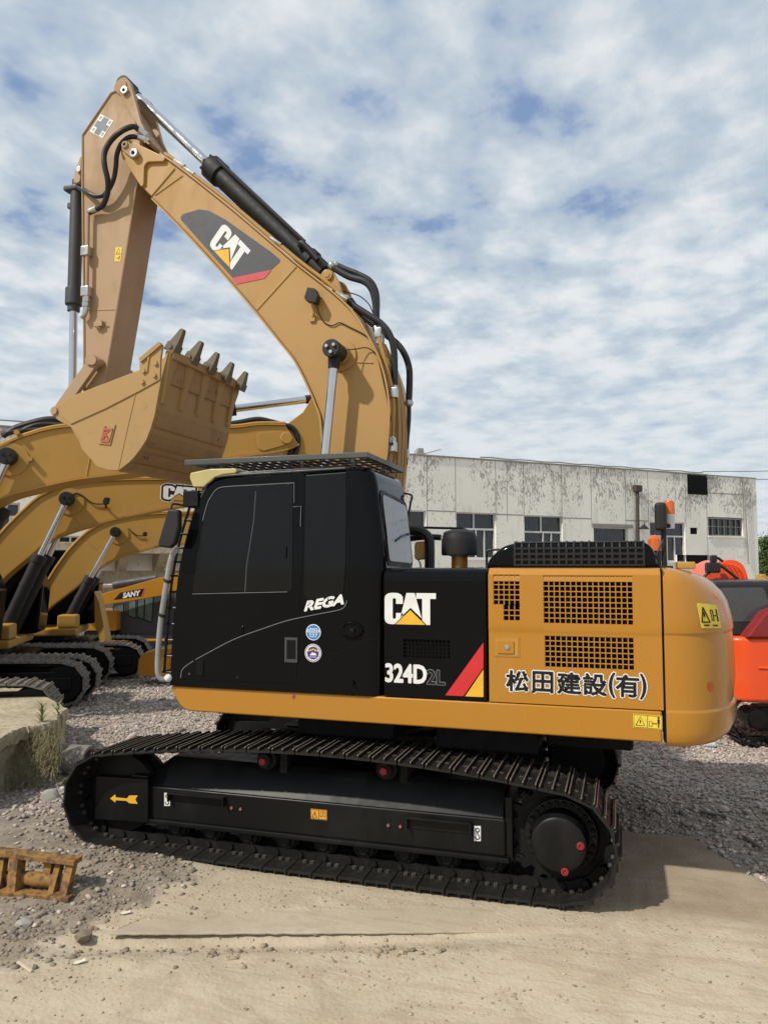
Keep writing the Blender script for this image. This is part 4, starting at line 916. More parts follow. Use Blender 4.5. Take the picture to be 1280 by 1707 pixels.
sk = MB(); e = rnd(P.ol([(190, 150), (196, 138), (203, 132), (211, 130), (219, 138), (226, 165), (237, 205), (252, 236), (246, 236), (229, 206), (203, 160)], YS), .04, 3)
for y in (-.225, .17): sk.prism(P, e, y, y + .055, .008)
x, z = P.sz(207.5, 150.5, -.25); sk.m(1).cyl((x, -.225, z), (x, -.262, z), .045, 20, bev=.007); sk.m(2).cyl((x, -.262, z), (x, -.265, z), .02, 8)
sk.m(0).prism(P, rnd(P.ol([(197, 140), (204, 133), (211, 136), (212, 150), (206, 156), (198, 152)], -.23), .04, 3), -.24, -.224, .004)
sk.prism(P, rnd(P.ol([(222, 196), (240, 215), (256, 240), (250, 244), (226, 222)], -.12), .02, 2), -.15, .15, .01)
sk.build('stick_bracket', [m_stick, m_zinc, m_dark], stick)
cb2 = MB(); e = rnd(P.ol([(138, 258), (136, 308), (125, 305), (127, 283), (132, 274)], -.12), .02, 3)
cb2.prism(P, e, .09, .14, .006); cb2.build('cylinder_bracket', m_stick, stick); cb2 = MB(); cb2.prism(P, e, -.14, -.09, .006)
x, z = P.sz(132.5, 283, -.15); cb2.m(1).cyl((x, -.14, z), (x, -.17, z), .035, 16, bev=.005); cb2.m(0).cyl((P.sz(130.5, 300, -.15)[0], -.14, P.sz(130.5, 300, -.15)[1]), (P.sz(130.5, 300, -.15)[0], -.155, P.sz(130.5, 300, -.15)[1]), .03, 14)
cb2.build('cylinder_bracket', [m_stick, m_zinc], stick)
# bucket cylinder
bcY = MB(); p0 = np.array(P.px(129.5, 318, 0)); p1 = np.array(P.px(124, 495, 0)); u_ = (p1 - p0) / np.linalg.norm(p1 - p0)
bcY.m(1).cyl(p0 - u_ * .12, p0 + u_ * .05, .06, 16); bcY.cyl(p0, p1, .075, 22); bcY.cyl(p1 - u_ * .1, p1 + u_ * .10, .098, 22, bev=.012); bcY.cyl(p1 + u_ * .1, p1 + u_ * .17, .07, 18); bcY.box(P, p0[0] - .10, p0[0] - .03, p0[2] - .22, p0[2] - .15, -.05, .02, .01); bcY.box(P, p0[0] - .13, p0[0] + .05, p0[2] - .02, p0[2] + .04, -.09, .03, .015)
bcY.m(0).cyl(p1 + u_ * .15, np.array(P.px(121.5, 655, 0)), .046, 20)
bcY.build('bucket_cylinder', [m_chrome, m_grey], ex)
# hoses and pipe on the stick
sh = MB(); Yh = -.44
h1 = [(233, 217, -.33), (222, 211, -.38), (201.5, 219.5, Yh), (184, 236, Yh), (174.5, 256, Yh), (175, 276, Yh), (180, 300, -.40), (180, 320, -.34), (172.5, 341, -.29), (160, 349.5, -.265), (149, 354.5, -.26)]
h2 = [(231, 228, -.33), (215.6, 229, -.36), (203, 239.5, -.36), (195.5, 257.5, -.34), (193.5, 279, -.32), (189, 301, -.30), (177, 322, -.29), (161, 327, -.29), (145.6, 320, -.25), (130, 312, -.08)]
sh.m(0).tube(spline([P.w(*P.sz(a, b2, y), y) for a, b2, y in h1], 6), .030, 10); sh.tube(spline([P.w(*P.sz(a, b2, y), y) for a, b2, y in h2], 6), .027, 10)
for (a, b2, y), (c_, d_, e_) in (((228, 213, -.34), (246, 226, -.30)), ((228, 227, -.33), (243, 233, -.30)), ((150, 353, -.26), (162, 348, -.27))): sh.m(1).cyl(P.px(a, b2, y), P.px(c_, d_, e_), .034, 10)
sh.build('stick_hose', [m_hose, m_zinc], stick)
sp = MB(); Yp = -.265
sp.m(0).tube([P.w(*P.sz(a, b2, Yp), Yp) for a, b2 in ((148, 354.5), (147.5, 360), (146.5, 420), (145.5, 480))], .021, 10)
for a, b2 in ((144.5, 419), (144.5, 486)): x, z = P.sz(a, b2, Yp); sp.m(1).box(P, x - .055, x + .045, z - .055, z + .055, Yp - .035, YS + .01, .01)
sp.m(1).tube(spline([P.w(*P.sz(a, b2, Yp), Yp) for a, b2 in ((145.5, 492), (144.5, 503), (143.5, 515), (141, 524), (136, 529))], 4), .030, 10)
for a, b2 in ((145, 500), (144, 508)): x, z = P.sz(a, b2, Yp); sp.cyl((x, Yp, z - .025), (x, Yp, z + .025), .042, 6)
sp.m(0).box(P, *sorted((P.sz(161, 545, YS)[0], P.sz(175, 545, YS)[0])), P.sz(168, 546, YS)[1], P.sz(168, 538, YS)[1], YS - .05, YS + .005, .006)
for a, b2 in ((164, 546), (173, 536)): sp.tube([P.w(*P.sz(a - 4, b2 - 2, YS - .05), YS - .05), P.w(*P.sz(a + 4, b2 + 2, YS - .03), YS - .03)], .008, 5)
sp.build('stick_pipe', [m_stick, m_zinc], stick)
wb = MB(); Yq = YS - .003; C4 = [P.sz(*v, Yq) for v in ((191, 436), (201.5, 436), (204, 412), (193.5, 412))]
wb.m(0).flat(P, C4, Yq); cq = np.array(C4)
F_ = lambda u, v: tuple(cq[0] + (cq[1] - cq[0]) * u + (cq[3] - cq[0]) * v)
wb.m(1).stroke(P, [F_(.2, .58), F_(.5, .92), F_(.8, .58), F_(.2, .58)], .006, Yq - .001); wb.stroke(P, [F_(.05, .5), F_(.95, .5)], .004, Yq - .001); wb.stroke(P, [F_(.3, .25), F_(.6, .25)], .006, Yq - .001); wb.stroke(P, [F_(.7, .12), F_(.75, .4)], .01, Yq - .001)
wb.build('warning_label', [m_lab, m_black], stick, False)
pl_ = MB(); C4 = np.array([P.sz(*v, Yq) for v in ((150, 219), (171.5, 230.5), (190, 202), (168, 190))])
F_ = lambda u, v: tuple(C4[0] + (C4[1] - C4[0]) * u + (C4[3] - C4[0]) * v)
pl_.m(0).flat(P, [F_(0, 0), F_(1, 0), F_(1, 1), F_(0, 1)], Yq); m_ = pl_.m(1)
pl_.flat(P, [F_(.3, .03), F_(.7, .03), F_(.7, .97), F_(.3, .97)], Yq - .001); pl_.flat(P, [F_(.05, .33), F_(.3, .33), F_(.3, .67), F_(.05, .67)], Yq - .001); pl_.flat(P, [F_(.7, .33), F_(.95, .33), F_(.95, .67), F_(.7, .67)], Yq - .001)
for u0, v0 in ((.06, .08), (.06, .74), (.76, .08), (.76, .74)):
    for k in range(3): pl_.m(2).stroke(P, [F_(u0 + .02, v0 + .04 + .06 * k), F_(u0 + .16, v0 + .04 + .06 * k)], .006, Yq - .0015)
pl_.build('chart_plate', [m_white, plain('slate_vinyl', (.15, .19, .21), .5), m_black], stick, False)

# ---- bucket -----------------------------------------------------------------
YK = -.73
prof = [(281, 588), (276, 612), (271, 634), (260, 694), (254, 714), (247, 733), (236, 750), (226, 763), (217, 772), (200, 784), (183, 783), (164, 777), (149, 759), (138, 747)]
pr = [tuple(v) for v in spline(P.ol(prof, YK), 4)]
bk = MB()
# wrapper: curved plate of real thickness
Q = [np.array(v) for v in pr]; outer, inner = [], []
for i in range(len(Q)):
    t_ = Q[min(i + 1, len(Q) - 1)] - Q[max(i - 1, 0)]; t_ /= np.linalg.norm(t_); nn = np.array([t_[1], -t_[0]])
    if nn @ (Q[i] - np.array(P.sz(190, 690, YK))) > 0: nn = -nn
    outer.append(Q[i]); inner.append(Q[i] + nn * .028)
bk.m(0).loft([[P.w(*o_, YK), P.w(*o_, -YK), P.w(*i_, -YK), P.w(*i_, YK)] for o_, i_ in zip(outer, inner)])
ck = [(283, 588), (271, 634), (260, 694), (254, 714), (247, 733), (236, 750), (226, 763), (217, 772), (200, 785), (183, 784), (164, 778), (149, 760), (139, 749), (136, 740), (138, 731), (121, 712), (106, 695), (104, 681), (109, 669), (127, 659), (236, 617), (274, 598)]
cko = P.ol(ck, YK)
for y0, y1 in ((YK - .022, YK + .02), (-YK - .02, -YK + .022)): bk.prism(P, cko, y0, y1, .006)
bucket = bk.build('bucket', m_bucket, ex, ang=40)
# doubling plate along the cheek, its seams and the hinge ears
dp = MB(); dpl = P.ol([(106, 683), (110, 671), (128, 661), (236, 619), (271, 603), (270, 634), (236, 653), (180, 682), (122, 708), (106, 694)], YK)
dp.prism(P, dpl, YK - .034, YK - .02, .004)
dp.tube([P.w(*P.sz(229, 656, YK), YK - .022), P.w(*P.sz(215, 715, YK), YK - .022), P.w(*P.sz(200, 783, YK), YK - .022)], .006, 5)
dp.build('cheek_plate', m_bucket, bucket)
for y in (-.36, .22): ea = MB(); ea.prism(P, rnd(P.ol([(140, 750), (118, 712), (96, 700), (88, 690), (94, 676), (112, 668), (150, 690)], -.36), .04, 3), y, y + .06, .01); ea.build('hinge_ear', m_bucket, bucket)
# wear strips across the back
sr = MB()
def back(u):    # point on the outline by fraction of the pixel path
    i = u * (len(Q) - 1); k = int(i); k2 = min(k + 1, len(Q) - 1); return Q[k] + (Q[k2] - Q[k]) * (i - k)
for u0, u1 in ((.0, .155), (.215, .29), (.345, .42), (.475, .54), (.60, .66)):
    R_ = []
    for k in range(6):
        u = u0 + (u1 - u0) * k / 5; a_, b2 = back(max(0, u - .01)), back(u + .01); t_ = (b2 - a_) / np.linalg.norm(b2 - a_); nn = np.array([t_[1], -t_[0]]); p_ = back(u)
        if nn @ (p_ - np.array(P.sz(190, 690, YK))) < 0: nn = -nn
        R_.append([P.w(*(p_ - nn * .01), YK + .03), P.w(*(p_ - nn * .01), -YK - .03), P.w(*(p_ + nn * .018), -YK - .03), P.w(*(p_ + nn * .018), YK + .03)])
    sr.loft(R_)
sr.build('wear_strip', m_strip, bucket)
# lip with adapters and five teeth
lipa = np.array(P.sz(281, 588, YK)); tips = [(306.5, 549), (337, 569.5), (363.5, 588), (388, 604.5), (411, 620)]; bases = [(287, 586), (318.5, 602), (347.5, 618.5), (373.5, 634), (398, 648)]
for k in range(5):
    y = YK + .07 + k * (2 * -YK - .14) / 4; tb = np.array(P.sz(*bases[k], y)); tt = np.array(P.sz(*tips[k], y)); d_ = tt - tb; ln = np.linalg.norm(d_); d_ /= ln; n_ = np.array([-d_[1], d_[0]])
    to = MB()
    def sec(u, th, wd): c_ = tb + d_ * ln * u; return [P.w(*(c_ + n_ * th), y - wd), P.w(*(c_ + n_ * th), y + wd), P.w(*(c_ - n_ * th), y + wd), P.w(*(c_ - n_ * th), y - wd)]
    to.loft([sec(-.05, .058, .062), sec(.30, .056, .060), sec(.36, .046, .046), sec(.62, .036, .034), sec(.92, .022, .028), sec(1.0, .012, .024)])
    cc = tb + d_ * ln * .16; to.cyl(P.w(*cc, y - .075), P.w(*cc, y - .055), .022, 10)
    tooth = to.build('bucket_tooth', m_tooth, bucket, ang=25)
    ad = MB(); lo_ = back(.0) ; base_u = [back(u) for u in (0, .06, .13)]
    R_ = []
    for u, wd, th in ((0, .085, .03), (.05, .08, .035), (.13, .055, .03), (.2, .03, .022)):
        p_ = back(u); a_, b2 = back(max(0, u - .01)), back(u + .01); t_ = (b2 - a_) / np.linalg.norm(b2 - a_); nn = np.array([t_[1], -t_[0]])
        if nn @ (p_ - np.array(P.sz(190, 690, YK))) < 0: nn = -nn
        R_.append([P.w(*p_, y - wd), P.w(*p_, y + wd), P.w(*(p_ + nn * th), y + wd * .8), P.w(*(p_ + nn * th), y - wd * .8)])
    ad.loft(R_); ad.build('tooth_adapter', m_bucket, bucket)
lp = MB(); lp.box(P, lipa[0] - .05, lipa[0] + .05, lipa[1] - .06, lipa[1] + .03, YK + .02, -YK - .02, .012); lp.build('cutting_lip', m_bucket, bucket)
# side cutters
for s_ in (-1, 1):
    cu = MB(); e = rnd(P.ol([(236, 600), (270, 571.5), (274.5, 577), (267, 628), (240, 641), (236.5, 634)], YK), .015, 2); cu.prism(P, e, s_ * .765, s_ * .735, .006)
    for v in ((261, 606), (241, 619), (259, 626), (239, 637)): x, z = P.sz(*v, YK - .03); cu.cyl((x, s_ * .765, z), (x, s_ * .785, z), .024, 6)
    cu.tube([P.w(*P.sz(253, 592, YK), s_ * .768), P.w(*P.sz(249, 622, YK), s_ * .768)], .012, 5)
    e2 = rnd(P.ol([(236, 600), (270, 571.5), (274.5, 577), (240, 606)], YK), .01, 2); cu.prism(P, e2, s_ * .785, s_ * .765, .005)
    cu.build('side_cutter', m_bucket, bucket)
# cast plate with raised logo on the cheek
cp = MB(); e = [P.sz(*v, YK - .025) for v in ((165, 740), (185, 742), (193.5, 708), (174, 707))]
cp.m(0).prism(P, e, YK - .034, YK - .021, .004); eq = np.array(e)
g = lambda u, v: tuple(eq[0] + (eq[3] - eq[0]) * u + (eq[0] - eq[1]) * 0 + (eq[1] - eq[0]) * (1 - v))
ll, lr, tl = g(.1, .12), g(.9, .12), g(.1, .86)
cp.m(1)
for p_ in (LOGO_C, LOGO_A, LOGO_T): 
    ps = [tuple(np.array(ll) + (np.array(lr) - ll) * u + (np.array(tl) - ll) * v) for u, v in p_]; cp.prism(P, ps, YK - .042, YK - .033)
cp.m(0); ps = [tuple(np.array(ll) + (np.array(lr) - ll) * u + (np.array(tl) - ll) * v) for u, v in LOGO_TRI]; cp.prism(P, ps, YK - .042, YK - .033)
cp.build('cast_logo_plate', [m_bucket, m_castred], bucket)
# linkage
for y in (-.30, .30):
    lk = MB(); e = rnd(P.ol([(88, 686), (93, 676), (147, 600), (156, 593), (166, 598), (166, 607), (160, 612), (105, 690), (97, 696), (90, 694)], -.32), .05, 3); lk.prism(P, e, y - .03, y + .03, .008)
    for v in ((95, 686), (152, 600)): x, z = P.sz(*v, -.33); lk.cyl((x, y - .055, z), (x, y + .055, z), .062, 20, bev=.008)
    lk.build('bucket_link', m_stick, stick)
lx = MB(); x, z = P.sz(95, 686, -.33); lx.cyl((x, -.38, z), (x, .38, z), .042, 16); lx.cyl((P.sz(157, 602, -.33)[0], -.36, P.sz(157, 602, -.33)[1]), (P.sz(157, 602, -.33)[0], .36, P.sz(157, 602, -.33)[1]), .052, 16, bev=.006); lx.build('link_pin', m_stick, stick)
# ================================================================== ground
def smooth_noise(x, y, f, seed):
    r = np.random.default_rng(seed); g = r.random((257, 257)); g[256] = g[0]; g[:, 256] = g[:, 0]; u, v = (x * f) % 256, (y * f) % 256
    i, j = u.astype(int), v.astype(int); a, b = u - i, v - j; a = a * a * (3 - 2 * a); b = b * b * (3 - 2 * b)
    return (g[i, j] * (1 - a) + g[i + 1, j] * a) * (1 - b) + (g[i, j + 1] * (1 - a) + g[i + 1, j + 1] * a) * b
def fbm(x, y, f, seed, o=4): return sum(smooth_noise(x + 31 * k, y + 17 * k, f * 2 ** k, seed + k) / 2 ** k for k in range(o)) / sum(1 / 2 ** k for k in range(o))
def sst(v, a, b): t = np.clip((v - a) / (b - a), 0, 1); return t * t * (3 - 2 * t)
def edge_y(x): return -2.60 + .352 * x            # near edge of the buried plate
def soil_mask(x, y):
    n = (fbm(x, y, 1.6, 11, 5) - .5) * 1.1
    front = sst(x + 1.0 + n * 1.2, -.38, .30) * sst(-(y + 1.50 + n * .25), -.1, .1)
    low = sst(-(y + 3.25 - .22 * (x + 1) + n * .8), -.45, .40)
    right = sst(x - 2.0, -.1, .1) * sst(-(y - (.2 - 2.3 * np.maximum(0, x - 2.88)) + n * .18), -.06, .06)
    under = sst(1.0 - np.abs(y) , -.2, .2) * sst(2.3 - np.abs(x), -.2, .2) * .3
    return np.clip(np.maximum.reduce([front, low, right, under]), 0, 1)
def ground_z(x, y):
    s = soil_mask(x, y); z = (fbm(x, y, 1.2, 5, 4) - .5) * .05 * (1 - .7 * s) + (fbm(x, y, 7, 6, 4) - .5) * (.045 * (1 - s) + .005 * s)
    d = edge_y(x) - y                                  # in front of the plate
    z = z - .045 * sst(d, -.03, .03) * (1 - sst(d, .03, .30)) * sst(x, -1.3, -.9) * (1 - sst(x, .5, 2.6))
    z = z + .045 * sst(d, .12, .35) * (1 - sst(d, .4, 1.0)) * sst(x, -1.4, -.8) * (1 - sst(x, .2, 1.6)) * fbm(x, y, 3, 9, 3)
    mound = np.exp(-(((x + 1.75) / .9) ** 2 + ((y + 1.95) / .45) ** 2)); z = z + .10 * mound + .06 * np.exp(-(((x + 2.9) / .7) ** 2 + ((y + 1.2) / .9) ** 2))
    flat = np.maximum(sst(.30 - np.abs(np.abs(y) - 1.3), -.12, .06) * sst(1.95 - np.abs(x), -.15, .1), sst(np.hypot(x + 1, y + 1), 14, 40) * 1.0)
    z = z * (1 - flat) - .012 * flat
    # rut left by the tracks behind the machine
    rut = sst(.36 - np.abs(y + 1.3), -.05, .05) * sst(x, 2.1, 2.4) * (1 - sst(x, 2.6, 3.1)); z = z - rut * .0035 * (1 + np.sin(x * 2 * np.pi / .12))
    return z
gx = np.concatenate([-np.geomspace(300, 9.2, 26), np.arange(-9, -3.5, .10), np.arange(-3.5, 4.6, .033), np.arange(4.6, 8, .10), np.geomspace(8.1, 300, 26)])
gy = np.concatenate([-np.geomspace(500, 4.8, 16), np.arange(-4.7, 0.8, .033), np.arange(.8, 9, .08), np.geomspace(9.1, 400, 30)])
GX, GY = np.meshgrid(gx, gy, indexing='ij'); GZ = ground_z(GX, GY); SM = soil_mask(GX, GY)
nx, ny = GX.shape
me = bpy.data.meshes.new('ground'); idx = np.arange(nx * ny).reshape(nx, ny)
fc = np.stack([idx[:-1, :-1], idx[1:, :-1], idx[1:, 1:], idx[:-1, 1:]], -1).reshape(-1, 4)
me.from_pydata(np.stack([GX, GY, GZ], -1).reshape(-1, 3).tolist(), [], fc.tolist()); me.shade_smooth()
at_ = me.attributes.new('soil', 'FLOAT', 'POINT'); at_.data.foreach_set('value', SM.reshape(-1).astype(np.float32))
dm_ = sst(GX, 1.9, 2.3) * sst(-(GY + 1.0 + .5 * (fbm(GX, GY, 2, 77, 4) - .5)), -2, -1.0 + 1.2) * 0 + sst(GX, 1.95, 2.25) * (1 - sst(GX, 3.1, 4.6)) * sst(GY, -1.75, -1.25); dm_ = dm_ * (.55 + .9 * (fbm(GX, GY, 3, 78, 4) - .25)); at_ = me.attributes.new('painted_shade', 'FLOAT', 'POINT'); at_.data.foreach_set('value', np.clip(dm_, 0, 1).reshape(-1).astype(np.float32))  # machine's shade painted as darker soil right of the rear track
ea_ = np.maximum(sst(-GY, .2, 1.2) * sst(-GX, -.4, .6), .75 * sst(GX, 2.0, 2.4) * (1 - sst(GY, 1.0, 2.6)) * np.clip(fbm(GX, GY, 1.4, 91, 4) * 2.2 - .2, 0, 1)); at_ = me.attributes.new('earth', 'FLOAT', 'POINT'); at_.data.foreach_set('value', ea_.reshape(-1).astype(np.float32))
def soil_material(name, plate=False):
    g = Mat(name)
    if plate: s_ = None
    else:
        a = g.n('ShaderNodeAttribute'); a.attribute_name = 'soil'; s_ = g.rng(g.math('ADD', a.outputs['Fac'], g.math('MULTIPLY', g.math('SUBTRACT', g.noise(9, 6, .65), .5), .8)), .3, .7)
    n1, n2, n3, n4 = g.noise(.9, 6, .6, .3), g.noise(5.5, 6, .62, .2), g.noise(38, 5, .65), g.noise(150, 3, .6)
    dirt = g.mix(g.rng(n1, .35, .68), (.41, .345, .245), (.50, .43, .325)); dirt = g.mix(g.math('MULTIPLY', g.rng(n2, .46, .70), .55), dirt, (.36, .28, .185))
    streak = g.noise(3.2, 5, .6, .8, (.5, 3.2, 1)); dirt = g.mix(g.math('MULTIPLY', g.rng(streak, .50, .62), .5), dirt, (.33, .26, .185))
    dirt = g.mix(g.math('MULTIPLY', g.rng(n3, .52, .72), .35), dirt, (.58, .50, .37)); dirt = g.mix(g.math('MULTIPLY', g.rng(n4, .60, .75), .35), dirt, (.24, .185, .13))
    dirt = g.mix(g.math('MULTIPLY', g.rng(g.noise(24, 5, .7), .64, .70), .6), dirt, (.22, .165, .115))
    dirt = g.mix(.22, dirt, (.43, .37, .285)); dirt = g.mix(g.math('MULTIPLY', g.rng(g.noise(1.7, 7, .7, .6), .50, .66), .42), dirt, (.29, .235, .17)); ad = g.n('ShaderNodeAttribute'); ad.attribute_name = 'painted_shade'; dirt = g.mix(g.math('MULTIPLY', ad.outputs['Fac'], .78), dirt, (.23, .175, .115))  # last mix darkens the dirt where the machine's shade is painted in
    if not plate:
        v = g.n('ShaderNodeTexVoronoi'); g.l(g.co(), v.inputs['Vector']); v.inputs['Scale'].default_value = 34
        sepc = g.n('ShaderNodeSeparateColor'); g.l(v.outputs['Color'], sepc.inputs[0])
        grav = g.mix(sepc.outputs[0], (.25, .215, .18), (.47, .42, .36)); grav = g.mix(g.math('MULTIPLY', g.rng(sepc.outputs[1], .8, .9), .7), grav, (.55, .52, .48)); grav = g.mix(g.rng(n1, .4, .65, 0, .6), grav, (.27, .22, .17)); grav = g.mix(g.math('MULTIPLY', g.rng(g.noise(2.3, 5, .6), .56, .7), .5), grav, (.12, .125, .085))
        ae = g.n('ShaderNodeAttribute'); ae.attribute_name = 'earth'; earth = g.mix(g.rng(n2, .35, .65), (.17, .14, .105), (.27, .225, .17)); earth = g.mix(g.math('MULTIPLY', g.rng(n3, .5, .7), .5), earth, (.11, .09, .068)); grav = g.mix(g.math('MULTIPLY', ae.outputs['Fac'], .85), grav, earth); col = g.mix(s_, grav, dirt)
        hgt = g.math('ADD', g.math('MULTIPLY', n3, .6), g.math('ADD', g.math('MULTIPLY', v.outputs['Distance'], -.5), g.math('MULTIPLY', n4, .35)))
    else: col = dirt; hgt = g.math('ADD', g.math('MULTIPLY', n3, .5), g.math('MULTIPLY', n4, .5))
    g.set(Base_Color=col, Roughness=.95, Specular_IOR_Level=.15); g.bump(hgt, .55, .012); return g.m
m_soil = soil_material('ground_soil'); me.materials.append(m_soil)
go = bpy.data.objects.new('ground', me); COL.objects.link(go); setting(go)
# dirt-covered plate under the machine, its near edge lifted out of the ground
xa_, xb_ = -.86, 1.95
pz = MB(); ed = [(x, edge_y(x) + .012 * (random.random() - .5)) for x in np.linspace(xa_, xb_, 60)]
top_z = lambda x: .034 - .042 * min(1, max(0, (x + .86) / 2.7))
pz.loft([[(x, y + .16, top_z(x) - .08), (x, y + .13, top_z(x) - .014), (x, y + .002, top_z(x) - .012), (x, y + .002, top_z(x) - .004), (x, y + .012, top_z(x)), (x + .06, y + .38, .002), (x + .12, y + .75, -.03), (x + .12, y + .75, -.06)] for x, y in ed])
setting(pz.build('dirt_plate_path', soil_material('plate_soil', True), None))
# loose stones, more of them away from the packed dirt
def stones(name, n, xr, yr, smin, smax, keep, cols, pw=2.2, lift=.3):
    x = RNG.uniform(*xr, n); y = RNG.uniform(*yr, n)
    dx, dy = x - POS[0], y - POS[1]; dep = dx * FW[0] + dy * FW[1]; lat = dx * RT[0] + dy * RT[1]
    ok = (dep > 2) & (np.abs(lat) < dep * .54 + .4) & (RNG.random(n) < keep(x, y)) & ~((np.abs(np.abs(y) - 1.3) < .37) & (np.abs(x) < 2.02))
    x, y = x[ok], y[ok]; n = len(x); s = smin + (smax - smin) * RNG.random(n) ** pw
    t = (1 + 5 ** .5) / 2; V = np.array([(-1, t, 0), (1, t, 0), (-1, -t, 0), (1, -t, 0), (0, -1, t), (0, 1, t), (0, -1, -t), (0, 1, -t), (t, 0, -1), (t, 0, 1), (-t, 0, -1), (-t, 0, 1)]) / 1.9
    Fc = np.array([(0, 11, 5), (0, 5, 1), (0, 1, 7), (0, 7, 10), (0, 10, 11), (1, 5, 9), (5, 11, 4), (11, 10, 2), (10, 7, 6), (7, 1, 8), (3, 9, 4), (3, 4, 2), (3, 2, 6), (3, 6, 8), (3, 8, 9), (4, 9, 5), (2, 4, 11), (6, 2, 10), (8, 6, 7), (9, 8, 1)])
    P3 = V[None] * (1 + .45 * (RNG.random((n, 12, 1)) - .5)) * s[:, None, None] * np.stack([RNG.uniform(.7, 1.3, n), RNG.uniform(.7, 1.3, n), RNG.uniform(.4, .85, n)], -1)[:, None]
    a = RNG.uniform(0, 6.28, n); ca, sa = np.cos(a)[:, None], np.sin(a)[:, None]; X = P3[..., 0] * ca - P3[..., 1] * sa; Y = P3[..., 0] * sa + P3[..., 1] * ca
    tl = RNG.uniform(-.5, .5, n)[:, None]; Z = P3[..., 2] + X * tl * .6
    z0 = ground_z(x, y) + s * lift
    pts = np.stack([X + x[:, None], Y + y[:, None], Z + z0[:, None]], -1).reshape(-1, 3)
    me = bpy.data.meshes.new(name); fcs = (Fc[None] + 12 * np.arange(n)[:, None, None]).reshape(-1, 3)
    me.vertices.add(len(pts)); me.vertices.foreach_set('co', pts.reshape(-1).astype(np.float32)); me.loops.add(len(fcs) * 3); me.loops.foreach_set('vertex_index', fcs.reshape(-1).astype(np.int32))
    me.polygons.add(len(fcs)); me.polygons.foreach_set('loop_start', np.arange(0, len(fcs) * 3, 3, dtype=np.int32)); me.update(calc_edges=True)
    cc = np.array(cols)[RNG.integers(0, len(cols), n)] * RNG.uniform(.65, 1.25, n)[:, None]; cc = np.repeat(np.concatenate([cc, np.ones((n, 1))], 1), 12, 0)
    ca_ = me.color_attributes.new('tint', 'FLOAT_COLOR', 'POINT'); ca_.data.foreach_set('color', cc.reshape(-1).astype(np.float32))
    me.materials.append(m_stone); o = bpy.data.objects.new(name, me); COL.objects.link(o); o['kind'] = 'stuff'; return o
ms = Mat('stone'); a = ms.n('ShaderNodeAttribute'); a.attribute_name = 'tint'; ms.set(Base_Color=ms.mix(ms.math('MULTIPLY', ms.noise(45, 4, .6), .5), a.outputs['Color'], (.20, .17, .14)), Roughness=.9, Specular_IOR_Level=.2); m_stone = ms.m
GC = [(.40, .35, .31), (.35, .31, .265), (.46, .41, .37), (.42, .335, .29), (.29, .255, .22), (.58, .54, .50), (.52, .40, .345), (.46, .36, .31)]
keepg = lambda x, y: np.clip(1 - soil_mask(x, y), 0, 1) ** 1.5 * (1 - .86 * sst(-y, .6, 1.6) * sst(-x, -.2, .6))
stones('gravel', 90000, (-9, 6.5), (-3.4, 4.0), .007, .030, keepg, GC)
stones('gravel', 60000, (-14, 9), (4.0, 14.0), .014, .045, keepg, GC)
stones('rubble', 1100, (-6, 5), (-1.4, 4.5), .03, .06, lambda x, y: keepg(x, y) * np.clip(fbm(x, y, .8, 40, 3) * 2.2 - .7, 0, 1), GC)
stones('rubble', 5200, (-2.8, -.4), (-3.4, -1.2), .004, .026, lambda x, y: np.clip(1.15 - soil_mask(x, y), .0, 1) * np.exp(-((x + 1.4) / .9) ** 2), [(.22, .18, .135), (.18, .15, .11), (.30, .25, .19), (.24, .195, .15)], 3.4, .1)
stones('dirt_clods', 9000, (-1.6, 3.6), (-4.6, -1.6), .003, .012, lambda x, y: .12 + .88 * np.clip(fbm(x, y, 1.3, 50, 4) * 2.4 - 1.0, 0, 1), [(.42, .34, .23), (.34, .27, .18), (.47, .39, .28)], 2.5, .1)
stones('dirt_clods', 900, (-1.0, 1.6), (-3.3, -2.3), .008, .03, lambda x, y: np.exp(-((y - edge_y(x) + .20) / .17) ** 2) * np.clip(fbm(x, y, 2.2, 61, 3) * 2.6 - .9, 0, 1), [(.36, .285, .19), (.30, .235, .16)], 2.5, .1)

# single stones, scraps and sticks
m_rock = plain('rock', (.34, .32, .29), .9, 0, .2, 0, .2, 25, .5)
def rock(pos, r, sc, label, cat='stone', mat=None, name='rock'):
    b = MB(); b.ball((0, 0, 0), r, 2)
    rr = random.Random(int(r * 1e4) + int(abs(pos[0]) * 100))
    for v in b.bm.verts: v.co *= (1 + .3 * (rr.random() - .5)); v.co = Vector((v.co.x * sc[0] + pos[0], v.co.y * sc[1] + pos[1], v.co.z * sc[2] + pos[2] + r * sc[2] * .4))
    return tag(b.build(name, mat or m_rock, None, True, 25), label, cat)
g = ground(85, 1338); rock((g[0], g[1], 0), .10, (1.1, .9, 1.0), 'pale grey angular rock lying beside the front end of the black track')
g = ground(95, 1398); rock((g[0], g[1], 0.0), .06, (1.3, 1, .5), 'flat pale stone on the ground in front of the black track')
g = ground(40, 1543); rock((g[0], g[1], 0), .05, (1.3, 1, .6), 'grey stone left of the dirt road, below the rusty frame')
g = ground(140, 1565); rock((g[0], g[1], 0), .05, (1.2, 1, .75), 'brown clod of earth at the left end of the lifted road edge', 'stone', plain('earth_clod', (.20, .165, .12), .95, 0, .1, 0, .25, 30, .6), 'clod')
g = ground(268, 1452); rock((g[0], g[1], .02), .035, (1.2, 1, .7), 'small tan stone close to the bottom of the black track')
g = ground(1245, 1436); rock((g[0], g[1], 0), .035, (1, 1, .6), 'dark stone by the edge of the packed dirt right of the track')
m_paper = plain('scrap_paper', (.62, .57, .46), .8, 0, .2)
